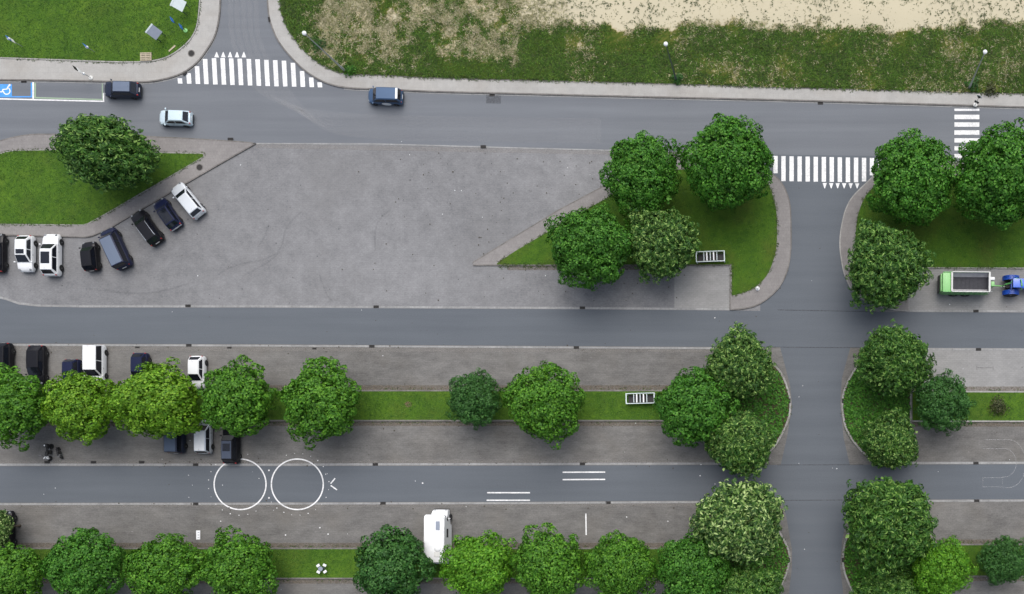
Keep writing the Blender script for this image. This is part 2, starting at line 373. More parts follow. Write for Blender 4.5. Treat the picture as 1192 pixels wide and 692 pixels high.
# west island
wi_out = [(XL, 177), (0, 165)] + spline([(0, 165), (15, 161), (32, 158), (60, 157), (180, 160), (270, 165), (298, 167.5)])[1:] + [(208, 219), (130, 265), (108, 275), (100, 276.5), (0, 274), (XL, 271)]
wi_in = [(XL, 186), (0, 180), (8, 177.5), (18, 176), (70, 175), (120, 177), (190, 178.5), (237, 179.5), (238, 183), (180, 217), (125, 249), (103, 261), (97, 262.5), (0, 261.5), (XL, 259)]
sheet('pavement', wi_out, 0.12, M['pavement_dark'], 0)
sheet('lawn', wi_in, 0.135, M['lawn'], 0.1)
strip('kerb', [wi_out], 0.14, 0.125, M['kerb_dark'], 0, True)
strip('kerb', [wi_in], 0.08, 0.145, M['kerb'], 0.1, True)
# centre island
ci_out = [(551, 306), (600, 276), (650, 245.5), (715, 211), (755, 188), (775, 178), (820, 179), (880, 181)] + spline([(880, 181), (893, 198), (905, 208), (913, 219), (919, 236), (920.5, 255), (920.5, 290), (916.5, 315), (908, 333), (897, 345), (882, 355), (866, 359.5), (850, 361)])[1:] + [(850, 309), (551, 309)]
ci_in = [(579, 307), (600, 293), (660, 257.5), (720, 223.5), (770, 198), (875, 198)] + spline([(875, 198), (893, 214), (900, 230), (904, 250), (904, 287), (899, 307), (892, 322), (880, 334), (866, 341), (852, 344.5)])[1:] + [(852, 308.5), (579, 308.5)]
sheet('pavement', ci_out, 0.12, M['pavement_dark'], 0)
sheet('lawn', ci_in, 0.135, M['lawn_dry'], 0.1)
strip('kerb', [ci_out], 0.14, 0.125, M['kerb_dark'], 0, True)
# east island
ei_out = [(XR, 202), (1192, 193), (1060, 188)] + spline([(1060, 188), (1040, 190), (1025, 198), (1010, 212), (993, 229), (985, 243), (981, 257), (978, 275), (978, 292), (981, 312), (985, 325), (992, 338), (1003, 348), (1020, 356), (1040, 361), (1058, 362)])[1:] + [(1058, 312), (XR, 314)]
ei_in = [(XR, 216), (1045, 203)] + spline([(1045, 203), (1022, 215), (1008, 228), (999, 250), (996, 275), (996, 300), (1002, 325), (1015, 340), (1035, 348), (1056, 350)])[1:] + [(1056, 311.5), (XR, 313)]
sheet('pavement', ei_out, 0.12, M['pavement_dark'], 0)
sheet('lawn', ei_in, 0.135, M['lawn_dry'], 0.1)
strip('kerb', [ei_out], 0.14, 0.125, M['kerb'], 0, True)
# planted strips and traffic islands of the car park
def bed(pts, m, kd, closed=True):
    sheet('lawn', pts, 0.11, m, 0); strip('kerb', [pts], 0.18, 0.125, kd, 0, closed)
bed([(XL, 455), (795, 455), (795, 490), (XL, 490)], M['lawn'], M['kerb_dark'])
bed([(1062, 456), (XR, 457.5), (XR, 491.5), (1062, 490.5)], M['lawn'], M['kerb'])
bed([(XL, 638.5), (800, 638.5), (800, 673.5), (XL, 673.5)], M['lawn'], M['kerb_dark'])
bed([(1092, 634), (XR, 634), (XR, 671), (1092, 671)], M['lawn_dry'], M['kerb_dark'])
I = []
I.append(spline([(797, 456), (812, 438), (838, 413), (866, 406), (885, 411), (898, 422), (910, 436), (918, 457), (920, 474), (915.6, 494), (902, 519), (886, 534), (864, 540), (838, 532), (812, 508), (797, 489)]))
I.append(spline([(1060, 456), (1045, 420), (1024, 408), (1010, 413), (998, 426), (985, 449), (980.5, 471), (985, 499), (1000, 522), (1016, 535), (1035, 538), (1052, 520), (1060, 490)]))
I.append(spline([(802, 639), (818, 612), (848, 590), (875, 588), (895, 602), (910, 624), (919, 645), (917, 662), (910, 680), (902, 694), (888, 714), (864, 724), (832, 716), (808, 692), (802, 674)]))
I.append(spline([(1090, 634), (1070, 604), (1042, 588), (1020, 588), (1000, 602), (986, 624), (981, 650), (985, 672), (996, 694), (1012, 714), (1040, 724), (1070, 712), (1088, 690), (1090, 672)]))
for isl in I:
    sheet('planting_bed', isl, 0.14, M['soil'], 0); strip('kerb', [isl], 0.22, 0.15, M['kerb'], 0, True)

strip('dirt_margin', [[(XL, y), (797, y)] for y in (452.5, 492.3, 636, 675.8)] + [[(1062, y), (XR, y)] for y in (454, 493, 632, 673)] + [[(590, 311), (784, 311)]], 0.75, 0.0085, worn_paint('dirty_margin', (.16, .125, .085), .55))
strip('dirt_margin', [[(298, 170), (715, 178)], [(XL, 405), (868, 408)], [(XL, 539), (868, 538)], [(XL, 589), (850, 587)]], 0.5, 0.0085, worn_paint('dusty_margin', (.30, .28, .26), .35))

def blotch(name, px, py, rx, ry, z, m, seed):
    pts = [(px + rx * math.cos(R(a)) * (1 + .35 * mnoise.noise((math.cos(R(a)) * 1.5, math.sin(R(a)) * 1.5, seed))), py + ry * math.sin(R(a)) * (1 + .35 * mnoise.noise((math.cos(R(a)) * 1.5, math.sin(R(a)) * 1.5, seed + 5)))) for a in range(0, 360, 15)]
    sheet(name, pts, z, m)
earth = worn_paint('bare_earth', (.17, .115, .07), .8); dry = worn_paint('dry_grass_patch', (.30, .25, .12), .6)
blotch('bare_patch', 476, 471, 4.5, 3.2, .116, earth, 1)

# road markings -------------------------------------------------------------
ZM = 0.019
def quad(bm, pts, z=ZM):
    bm.faces.new([bm.verts.new((*G(*p), z)) for p in pts])
def bar(bm, x0, y0, x1, y1, z=ZM): quad(bm, [(x0, y0), (x1, y0), (x1, y1), (x0, y1)], z)

bm = bmesh.new()
for x, t, b in [(209.7, 91.5, 97.6), (220, 85.6, 97.8), (230, 77.5, 98), (239.6, 69, 98.3), (250, 68, 98.6), (260, 68, 98.9), (270, 68.3, 99.2), (280, 68.6, 99.5), (290.5, 69, 99.8), (300.7, 69.4, 100.2),
                (310.9, 70, 100.5), (321.2, 70.4, 100.8), (331.4, 71, 101), (341.8, 73.5, 101.2), (352.2, 83, 101.5), (362.7, 90.5, 101.8), (372.4, 96.2, 102)]:
    sk = (b - t) * 0.02; quad(bm, [(x - 2.8 - sk, t), (x + 2.4 - sk, t), (x + 2.8 + sk, b), (x - 2.4 + sk, b)])
for x in (252.3, 260, 268, 276, 284): quad(bm, [(x - 2.7, 67), (x + 2.7, 67.2), (x + 0.3, 60.8), (x - 0.3, 60.8)])
structure('zebra_crossing', bm, M['paint'])
bm = bmesh.new()
for i, x in enumerate([902.8, 912, 921.5, 930.8, 940.2, 949.6, 959, 968.2, 977.6, 987, 996.5, 1005.8, 1015, 1024.4]):
    t = 181.8 + i * 0.2; b = [202, 211][i > 0] + i * 0.15
    b = {11: 211.5, 12: 204.5, 13: 198.5}.get(i, b)
    bar(bm, x - 2.5, t, x + 2.5, b)
for i in range(6):
    x = 960 + i * 7.55; quad(bm, [(x - 2.5, 213.3 + i * .1), (x + 2.5, 213.3 + i * .1), (x + .3, 219.6), (x - .3, 219.6)])
structure('zebra_crossing', bm, M['paint'])
bm = bmesh.new()
for y, h in [(128.2, 2.6), (136.5, 5.2), (145.3, 5.2), (154.6, 5.2), (163.8, 5), (173, 5), (182, 5)]: bar(bm, 1111, y - h / 2, 1140, y + h / 2)
structure('zebra_crossing', bm, M['paint'])
# disabled bay and neighbouring bay
bm = bmesh.new()
quad(bm, [(-60, 113.2), (121.5, 117.6), (121.5, 119), (-60, 114.8)]); bar(bm, 37.8, 96, 39.6, 116); bar(bm, 119.9, 108.5, 121.4, 117.5)
structure('bay_marking', bm, M['paint'])
bm = bmesh.new(); bar(bm, -14, 98.3, 14, 113.2, 0.0175); bar(bm, -50, 112.3, 37.7, 113.7, 0.018); bar(bm, 36, 96.5, 37.7, 112.2, 0.018)
structure('blue_bay_marking', bm, M['paint_blue'])
bm = bmesh.new(); bar(bm, 40, 96.5, 42, 114.8, 0.018); quad(bm, [(42, 113.3), (119.5, 115.6), (119.5, 116.9), (42, 114.9)], 0.018); bar(bm, 118.8, 97.5, 119.8, 115.4, 0.018)
structure('green_bay_marking', bm, M['paint_green'])
bm = bmesh.new()      # wheelchair symbol, its head towards the left edge
ribbon(bm, [(8 + 3.9 * math.cos(a), 106.2 + 3.9 * math.sin(a)) for a in [R(-70 + 25 * k) for k in range(11)]], 0.12, 0.021)
ribbon(bm, [(10.8, 99.8), (9.6, 101.2), (8.2, 104), (3.6, 104.6), (2.6, 107.5)], 0.14, 0.022)
ribbon(bm, [(2.6, 107.4), (-2.2, 107), (-3.2, 108.8)], 0.14, 0.023)
quad(bm, [(11.4 + 1.3 * math.cos(R(45 * k)), 99.3 + 1.3 * math.sin(R(45 * k))) for k in range(8)], 0.0235)
structure('wheelchair_symbol', bm, M['paint'])
# training-ground marks on the lower road
rg = random.Random(5)
for cx, arcs in ((279.6, (60, 300)), (346.2, (-150, 150))):
    bm = bmesh.new(); ribbon(bm, [(cx + 30.2 * math.cos(R(a)), 564 + 29.4 * math.sin(R(a))) for a in range(0, 360, 4)], 0.15, 0.022, None, True)
    structure('circle_marking', bm, M['paint'])
bm = bmesh.new()
def dot(x, y, r=0.55, z=0.023): quad(bm, [(x + r * math.cos(R(60 * k)), y + r * .9 * math.sin(R(60 * k))) for k in range(6)], z)
for a in list(range(60, 300, 16)): dot(279.6 + 37 * math.cos(R(a)), 564 + 36 * math.sin(R(a)), rg.uniform(.35, .7))
for a in list(range(-110, 150, 15)): dot(346.2 + 37 * math.cos(R(a)), 564 + 36 * math.sin(R(a)), rg.uniform(.4, .75))
dot(313.2, 547.8, 1.1); dot(313.2, 579.8, 1.1); dot(257, 607, .7); dot(372.5, 614.5, .9); dot(382, 622, .9); dot(332.5, 623, .9); dot(815, 554, .8); dot(816, 541, .7); dot(729.5, 602, .8); dot(777.5, 607, .8); dot(492, 562.6, 1)
structure('dot_marking', bm, M['paint'])
strip('chevron_marking', [[(390.2, 557), (385, 563.2)], [(385, 565.3), (392.5, 570.6)]], 0.14, 0.022, M['paint'])
strip('line_marking', [[(567, 573.8), (617, 573.8)], [(566.5, 582.6), (617, 582.6)], [(655, 550), (704.5, 549.8)], [(655, 558.6), (704.5, 558.3)], [(682, 598), (682.4, 623)]], 0.15, 0.022, M['paint'])
strip('course_marking', [[(1137, 426), (1137, 431)], [(1137, 428.4), (1156, 428.4)], [(1156, 426), (1156, 431)]], 0.07, 0.022, M['patch'])
def arc(cx, cy, rx, ry, a0, a1): return [(cx + rx * math.cos(R(a)), cy + ry * math.sin(R(a))) for a in np.linspace(a0, a1, 14)]
strip('course_marking', [[(1146, 512)] + arc(1174, 540, 20, 28, -90, 90) + [(1168, 568)], [(1144, 522.5)] + arc(1169, 539, 14, 16.5, -90, 90) + [(1166, 556)],
      [(1144, 556.4), (1167, 556.4), (1167, 567), (1144, 567), (1144, 556.4)]], 0.06, 0.022, M['chalk'])
# tyre marks and repairs on the plaza
strip('tyre_mark', [spline([(250, 322), (275, 309), (308, 302), (326, 290), (334, 264), (352, 246)]), spline([(282, 322), (311, 306), (326, 293)]), spline([(300, 288), (308, 276), (313, 262)]),
      spline([(437, 292), (437, 268), (444, 253), (455, 245)]), spline([(100, 336), (170, 342), (220, 330)]), spline([(372, 320), (380, 342), (386, 350)])], 0.2, 0.005, M['tyremark'])
sheet('asphalt_patch', [(566, 110.8), (583, 111.5), (583, 121), (566, 120.5)], 0.0145, M['patch'])
# ---------------------------------------------------------------- vegetation
def leaves_mesh(name, P, Nn, T, ln, wd, fold=0.18):
    """P leaf bases, Nn normals, T directions along the leaf: one folded four-cornered leaf each"""
    n = len(P)
    T = T - Nn * np.sum(T * Nn, 1, keepdims=True); T /= np.linalg.norm(T, axis=1, keepdims=True) + 1e-9
    B = np.cross(Nn, T)
    ln = ln[:, None]; wd = wd[:, None]
    V = np.empty((n, 4, 3))
    V[:, 0] = P; V[:, 2] = P + T * ln - Nn * ln * 0.15
    V[:, 1] = P + T * ln * 0.5 + B * wd * 0.5 + Nn * wd * fold; V[:, 3] = P + T * ln * 0.5 - B * wd * 0.5 + Nn * wd * fold
    me = bpy.data.meshes.new(name)
    me.vertices.add(n * 4); me.vertices.foreach_set('co', V.reshape(-1).astype(np.float32))
    idx = np.arange(n)[:, None] * 4
    tri = np.concatenate([idx + [0, 1, 2], idx + [0, 2, 3]], 1).reshape(-1)
    me.loops.add(n * 6); me.loops.foreach_set('vertex_index', tri.astype(np.int32))
    me.polygons.add(n * 2); me.polygons.foreach_set('loop_start', np.arange(0, n * 6, 3, dtype=np.int32)); me.polygons.foreach_set('loop_total', np.full(n * 2, 3, dtype=np.int32))
    me.update(calc_edges=True); me.validate()
    return me

def unit(v): return v / (np.linalg.norm(v, axis=-1, keepdims=True) + 1e-9)

def crown_mesh(seed, style):
    """unit crown: radius about 1, centred on the origin, in units where a real tree has radius 4.4 m"""
    rn = np.random.default_rng(seed); K = 4.4
    P, Nn, T, ln, wd = [], [], [], [], []
    # boughs: a dozen uneven lobes give the outline
    nl = 17; lob = unit(rn.normal(size=(nl, 3))); lob[:, 2] = np.abs(lob[:, 2]) * 0.8 - 0.2; lob = unit(lob)
    lamp = rn.uniform(-0.24, 0.24, nl)
    def rad(d):
        c = d @ lob.T
        return 0.95 + (np.exp((c - 1) * 18) * lamp).sum(1)
    nc, md = {'maple': (230, .175), 'chestnut': (430, .125), 'dark': (250, .165), 'big': (270, .16)}[style]
    d = unit(rn.normal(size=(nc * 9, 3))); d = d[d[:, 2] > -0.5]
    keep = []
    for v in d:                                  # clumps keep their distance from one another
        if all(((v - k) ** 2).sum() > md * md for k in keep): keep.append(v)
        if len(keep) >= nc: break
    d = np.array(keep); az = np.arctan2(d[:, 1], d[:, 0])
    r = rad(d) * K * 0.93 * (1 + (.45 if style == 'chestnut' else 1) * sum(a_ * np.sin(k_ * az + p_) for k_, a_, p_ in zip((2, 3, 5, 7, 9), (.045, .05, .05, .045, .03), rn.uniform(0, 6.3, 5))) * np.sqrt(np.clip(1 - d[:, 2] ** 2, 0, 1)))
    dep = rn.choice([1.0, 0.88, 0.76], len(d), p=[0.6, 0.25, 0.15]) * rn.uniform(0.94, 1.04, len(d))
    dep *= np.array([1 - 0.30 * max(0, mnoise.noise((v[0] * 2.2 + seed, v[1] * 2.2, v[2] * 2.2))) for v in d])
    C = d * (r * dep)[:, None]; C[:, 2] *= 0.74
    spr = rn.random(len(d)) < 0.06; C[spr] *= rn.uniform(1.04, 1.10, (spr.sum(), 1))
    inner = unit(rn.normal(size=(210, 3))) * rn.uniform(0.25, 0.80, (210, 1)) * K; inner[:, 2] *= 0.62
    for ci, c in enumerate(np.concatenate([C, inner])):
        o = unit(c * np.array([1, 1, 1.3]) + np.array([0, 0, 0.5]))
        o = unit(o + rn.normal(0, 0.25, 3)); outer = ci < len(C)
        if not outer:                            # shaded foliage deeper inside
            k = 16; u = unit(rn.normal(size=(k, 3)))
            P.append(c + u * rn.uniform(.1, .65, (k, 1))); Nn.append(unit(rn.normal(0, .5, (k, 3)) + [0, 0, 1])); T.append(u)
            l = rn.uniform(.34, .55, k); ln.append(l); wd.append(l * .75)
        elif style == 'chestnut':
            # hands of drooping leaflets
            for q in range(6):
                hc = c + rn.normal(0, 0.28, 3) + o * rn.uniform(-0.12, 0.2); no = unit(o + rn.normal(0, 0.4, 3) + np.array([0, 0, .3]))
                a = np.cross(no, rn.normal(size=3)); a = unit(a); b = np.cross(no, a)
                k = 6; ang = np.arange(k) * 2 * np.pi / k + rn.uniform(-.2, .2, k)
                t = np.cos(ang)[:, None] * a + np.sin(ang)[:, None] * b
                P.append(np.repeat(hc[None], k, 0)); T.append(unit(t - no * 0.5)); Nn.append(unit(no + t * 0.5))
                l = rn.uniform(0.34, 0.54) * np.ones(k) * rn.uniform(.8, 1.1, k); ln.append(l); wd.append(l * 0.36)
        else:
            k, rc, ls = {'maple': (62, .56, .98), 'dark': (52, .46, .78), 'big': (60, .50, .84)}[style]; rc *= rn.uniform(.75, 1.25)
            u = unit(rn.normal(size=(k, 3)) + o * 0.9)
            p = c + u * (rc * rn.uniform(0.7, 1.0, (k, 1))) * np.array([1.1, 1.1, .8])
            P.append(p); Nn.append(unit(u * 0.9 + o * 0.5 + rn.normal(0, 0.28, (k, 3)) + np.array([0, 0, .2]))); T.append(unit(u + rn.normal(0, 0.6, (k, 3)) - np.array([0, 0, .5])))
            l = rn.uniform(0.20, 0.38, k) * ls; ln.append(l); wd.append(l * rn.uniform(.6, .9, k))
    return leaves_mesh('crown', np.concatenate(P), np.concatenate(Nn), np.concatenate(T), np.concatenate(ln), np.concatenate(wd))

def trunk_mesh(seed):
    rn = random.Random(seed); bm = bmesh.new()
    tube(bm, [(0, 0, -0.1), (0, 0, 0.4), (0.03, 0.02, 1.6), (0.02, -0.03, 2.6), (-0.05, 0.03, 4.2), (0, 0.05, 5.6)], [0.30, 0.20, 0.17, 0.15, 0.09, 0.03], 10)
    for k in range(9):
        a = k * 2.4 + rn.uniform(-.3, .3); z = 2.0 + k * 0.28; l = rn.uniform(2.0, 3.2) * (1 - k * .05)
        dx, dy = math.cos(a), math.sin(a)
        p = [(0, 0, z), (dx * l * .4, dy * l * .4, z + .5), (dx * l * .75, dy * l * .75, z + 1.2), (dx * l, dy * l, z + 1.6)]
        tube(bm, p, [0.09, 0.065, 0.035, 0.012], 6)
        q = Vector(p[1]); a2 = a + rn.choice((-.8, .8)); tube(bm, [q, q + Vector((math.cos(a2) * 1.1, math.sin(a2) * 1.1, .7))], [0.045, 0.012], 5)
    me = bpy.data.meshes.new('trunk'); bmesh.ops.recalc_face_normals(bm, faces=bm.faces[:]); bm.to_mesh(me); bm.free()
    me.materials.append(M['bark']); me.shade_smooth(); return me

LM = {
 'maple':  leaf_mat('maple_leaf', [(0, (0.030, 0.110, 0.007)), (0.5, (0.064, 0.195, 0.013)), (1, (0.135, 0.31, 0.026))]),
 'lime':   leaf_mat('yellow_green_leaf', [(0, (0.060, 0.165, 0.007)), (0.5, (0.115, 0.265, 0.012)), (1, (0.22, 0.39, 0.028))]),
 'mid':    leaf_mat('mid_green_leaf', [(0, (0.025, 0.105, 0.009)), (0.5, (0.050, 0.175, 0.015)), (1, (0.105, 0.270, 0.030))]),
 'big':    leaf_mat('oak_green_leaf', [(0, (0.024, 0.105, 0.007)), (0.5, (0.048, 0.180, 0.013)), (1, (0.110, 0.280, 0.030))]),
 'dark':   leaf_mat('dark_green_leaf', [(0, (0.016, 0.068, 0.011)), (0.5, (0.031, 0.112, 0.018)), (1, (0.068, 0.175, 0.034))], 0.15),
 'chest':  leaf_mat('chestnut_leaf', [(0, (0.014, 0.058, 0.006)), (0.5, (0.034, 0.108, 0.010)), (0.8, (0.080, 0.180, 0.024)), (1, (0.19, 0.31, 0.07))], 0.1),
 'speck':  leaf_mat('yellow_flecked_leaf', [(0, (0.014, 0.058, 0.007)), (0.5, (0.036, 0.108, 0.012)), (0.78, (0.10, 0.20, 0.030)), (1, (0.27, 0.40, 0.11))], 0.1),
 'pale':   leaf_mat('pale_edged_leaf', [(0, (0.012, 0.048, 0.008)), (0.42, (0.036, 0.098, 0.014)), (0.7, (0.14, 0.25, 0.05)), (1, (0.40, 0.52, 0.20))], 0.1),
 'bright': leaf_mat('bright_lime_leaf', [(0, (0.050, 0.170, 0.007)), (0.5, (0.090, 0.260, 0.013)), (1, (0.17, 0.37, 0.026))]),
 'brown':  leaf_mat('brownish_leaf', [(0, (0.030, 0.040, 0.014)), (0.5, (0.055, 0.070, 0.022)), (1, (0.10, 0.10, 0.04))], 0.1),
}
CM = {'maple': [crown_mesh(s, 'maple') for s in (1, 2, 3, 4)], 'chestnut': [crown_mesh(s, 'chestnut') for s in (11, 12, 13)],
      'dark': [crown_mesh(s, 'dark') for s in (21, 22)], 'big': [crown_mesh(s, 'big') for s in (31, 32, 33)]}
TM = [trunk_mesh(s) for s in range(4)]
tcount = 0
def tree(cx, cy, rx, ry, style, leaf, label, hc=4.6, name='broadleaf_tree', group='trees of the car park'):
    """a tree whose crown is seen at pixel (cx, cy) with radii rx, ry"""
    global tcount
    i = tcount; tcount += 1; rn = random.Random(i * 7 + 3)
    f = 1 - hc / H; r1, r2 = rx / S * f / 4.4, ry / S * f / 4.4
    big = (r1 + r2) / 2
    hcz = hc * (0.65 + 0.35 * big)
    t = thing(name, label, 'tree', (*G(cx, cy, hcz), 0.1), 0, group)
    src = CM[style]; me = src[i % len(src)]
    if not len(me.materials): me.materials.append(None)
    c = bpy.data.objects.new('crown', me); COL.objects.link(c); c.parent = t
    rot = rn.uniform(0, 6.28) if abs(rx - ry) < 8 else (0 if rn.random() < .5 else math.pi)
    # spin in the crown's own frame, stretch in the picture's axes
    c.rotation_euler = (0, 0, rot); c.scale = (r1, r2, big * rn.uniform(.95, 1.1)) if abs(rx - ry) >= 8 else (big, big, big * rn.uniform(.95, 1.1))
    c.location = (0, 0, hcz); c.material_slots[0].link = 'OBJECT'; c.material_slots[0].material = LM[leaf]
    k = bpy.data.objects.new('trunk', TM[i % 4]); COL.objects.link(k); k.parent = t; k.rotation_euler = (0, 0, rn.uniform(0, 6.28))
    k.scale = (big, big, hcz / 4.6)
    return t

T = [
 (124, 179, 57, 46, 'chestnut', 'chest', 'wide dark tree with pale flecks on the lawn above the angled parked cars', 4.6),
 (748, 203, 49, 45, 'big', 'big', 'green tree on the triangular island right below the main road, left of the tallest one', 5),
 (848, 190, 53, 54, 'big', 'big', 'tall green tree at the left end of the wide zebra crossing', 5.4),
 (688, 288, 48, 49, 'big', 'mid', 'tree at the narrow tip of the triangular lawn overhanging the paving', 4.8),
 (770, 283, 38, 44, 'chestnut', 'speck', 'pale edged tree beside the white barred frame on the triangular island', 4.6),
 (1063, 208, 51, 55, 'big', 'big', 'dark green tree at the right end of the wide zebra crossing', 5.2),
 (1167, 206, 57, 58, 'big', 'big', 'large dark green tree covering the lower end of the small zebra crossing', 5.4),
 (1031, 310, 51, 46, 'chestnut', 'chest', 'round speckled tree left of the green trailer', 4.8),
 (13, 473, 41, 42, 'maple', 'maple', 'tree of the middle row cut by the left edge below two black cars', 4.6),
 (94, 473, 43, 38, 'maple', 'lime', 'yellowish green tree in front of the white van', 4.5),
 (184, 467, 50, 42, 'maple', 'lime', 'wide bright tree above the motorcycle and slate van, covering a dark blue car', 4.6),
 (275, 466, 43, 40, 'maple', 'maple', 'bright green tree behind the black car with the sunroof', 4.6),
 (373, 468, 48, 43, 'maple', 'maple', 'bright green tree standing alone at the left end of the open grass strip', 4.6),
 (551, 464, 33, 33, 'dark', 'dark', 'small dark green tree in the middle grass strip', 3.8),
 (634, 470, 45, 43, 'maple', 'maple', 'bright tree right of the small dark tree in the middle strip', 4.6),
 (807, 474, 43, 46, 'maple', 'mid', 'deep green tree right of the white barred frame in the grass strip', 4.8),
 (860, 425, 38, 42, 'chestnut', 'speck', 'pale speckled tree at the upper corner of the rounded island south of the middle road', 4.6),
 (862, 517, 40, 40, 'chestnut', 'speck', 'speckled tree at the lower corner of the rounded island above the lower road', 4.6),
 (1041, 420, 47, 43, 'chestnut', 'chest', 'speckled tree just below the middle road on the right hand island', 4.6),
 (1096, 469, 34, 37, 'dark', 'dark', 'bluish dark green tree at the left end of the right hand grass strip', 4.2),
 (1037, 514, 38, 32, 'chestnut', 'speck', 'smaller pale tree above the lower road on the right hand island', 4.0),
 (13, 672, 36, 36, 'maple', 'maple', 'tree in the lower left corner of the photo below the black parked car', 4.4),
 (100, 660, 45, 38, 'maple', 'mid', 'deep green tree, first full crown from the left in the bottom row', 4.5),
 (190, 663, 43, 38, 'maple', 'maple', 'tree of the bottom row below the small white marking on the paving', 4.5),
 (279, 661, 45, 38, 'maple', 'maple', 'tree of the bottom row left of the table with four white seats', 4.5),
 (457, 660, 46, 42, 'maple', 'dark', 'dark green tree overlapping the rear of the white motorhome', 4.8),
 (559, 661, 39, 42, 'maple', 'bright', 'vivid light green tree right of the white motorhome', 4.6),
 (638, 660, 41, 43, 'maple', 'maple', 'tree of the bottom row below the lone short white line', 4.6),
 (723, 661, 41, 42, 'big', 'maple', 'tree of the bottom row second left from the pale blossoming tree', 4.6),
 (808, 664, 44, 46, 'big', 'mid', 'shaded tree of the bottom row touching the big pale tree', 4.6),
 (861, 608, 54, 55, 'chestnut', 'pale', 'large pale tree over the lower road, left of the side road', 5.4),
 (872, 694, 42, 36, 'chestnut', 'chest', 'tree at the bottom edge of the photo left of the side road', 4.4),
 (1034, 609, 56, 57, 'chestnut', 'chest', 'large dark green tree over the lower road, right of the side road', 5.4),
 (1096, 660, 37, 38, 'dark', 'bright', 'vivid lime green tree at the lower right', 4.2),
 (1034, 694, 40, 32, 'chestnut', 'chest', 'dark tree at the bottom edge of the photo right of the side road', 4.4),
 (1168, 654, 30, 30, 'dark', 'dark', 'small dull green tree in the lower right corner', 3.8),
 (-9, 614, 20, 30, 'chestnut', 'pale', 'pale leaved tree at the left edge hanging over a black car', 4.4),
]
for a in T: tree(*a)

def small_plant(name, label, cat, px, py, r, h, leaf, seed, n=260, group=None):
    rn = np.random.default_rng(seed)
    t = thing(name, label, cat, (*G(px, py), 0.12), 0, group)
    u = unit(rn.normal(size=(n, 3))); u[:, 2] = np.abs(u[:, 2])
    p = u * rn.uniform(0.25, 1, (n, 1)) ** 0.6 * np.array([r, r, h * 0.9]) * (1 + 0.25 * np.sin(3 * np.arctan2(u[:, 1], u[:, 0]) + seed))[:, None]
    me = leaves_mesh('foliage', p, unit(u + rn.normal(0, .5, (n, 3)) + [0, 0, .4]), unit(u + rn.normal(0, .5, (n, 3))), rn.uniform(.18, .32, n), rn.uniform(.10, .17, n))
    link('foliage', me, LM[leaf], t)
    bm = bmesh.new()
    for k in range(5):
        a = k * 1.26 + seed; tube(bm, [(0, 0, -.05), (r * .3 * math.cos(a), r * .3 * math.sin(a), h * .4), (r * .6 * math.cos(a), r * .6 * math.sin(a), h * .75)], [.03, .02, .008], 5)
    obj('stem', bm, M['bark'], t)
small_plant('shrub', 'small brownish shrub in the right hand grass strip', 'shrub', 1161, 474, 1.15, 1.3, 'brown', 3, 420)
small_plant('shrub', 'low dark shrub at the foot of the street lamp by the small zebra crossing', 'shrub', 1152, 106, 0.9, 0.7, 'brown', 4)
small_plant('shrub', 'dark green shrub around the foot of the street lamp left of that shrub', 'shrub', 1132, 101, 0.8, 0.7, 'dark', 5)
small_plant('shrub', 'small shrub at the foot of the street lamp in the middle of the meadow edge', 'shrub', 789, 93, 0.6, 0.6, 'dark', 6)
small_plant('shrub', 'dark shrub beside the street lamp on the bend near the left zebra crossing', 'shrub', 373, 54, 0.9, 0.8, 'dark', 7)
small_plant('shrub', 'leafy shrub on the meadow bank left of the parked blue hatchback', 'shrub', 409, 83, 0.8, 0.6, 'mid', 8)

def inside(p, pl):
    x, y = p; c = False; j = len(pl) - 1
    for i in range(len(pl)):
        if (pl[i][1] > y) != (pl[j][1] > y) and x < (pl[j][0] - pl[i][0]) * (y - pl[i][1]) / (pl[j][1] - pl[i][1]) + pl[i][0]: c = not c
        j = i
    return c
# leafy ground cover on the four rounded islands
for q, isl in enumerate(I):
    rn = np.random.default_rng(50 + q); xs = [p[0] for p in isl]; ys = [p[1] for p in isl]; pts = []
    cx, cy = sum(xs) / len(xs), sum(ys) / len(ys)
    small = [(cx + (x - cx) * .95, cy + (y - cy) * .95) for x, y in isl]
    while len(pts) < 6500:
        p = (rn.uniform(min(xs), max(xs)), rn.uniform(min(ys), max(ys)))
        if inside(p, small): pts.append((*G(*p), 0.15 + max(0, 0.34 * (0.5 + mnoise.noise((p[0] * .09, p[1] * .09, q)))) * rn.uniform(.4, 1)))
    P = np.array(pts); n = len(P)
    me = leaves_mesh('ground_cover', P, unit(rn.normal(0, .4, (n, 3)) + [0, 0, 1]), unit(rn.normal(size=(n, 3))), rn.uniform(.20, .40, n), rn.uniform(.13, .26, n))
    o = link('ground_cover', me, LM['mid'] if q != 3 else LM['big']); o['kind'] = 'stuff'

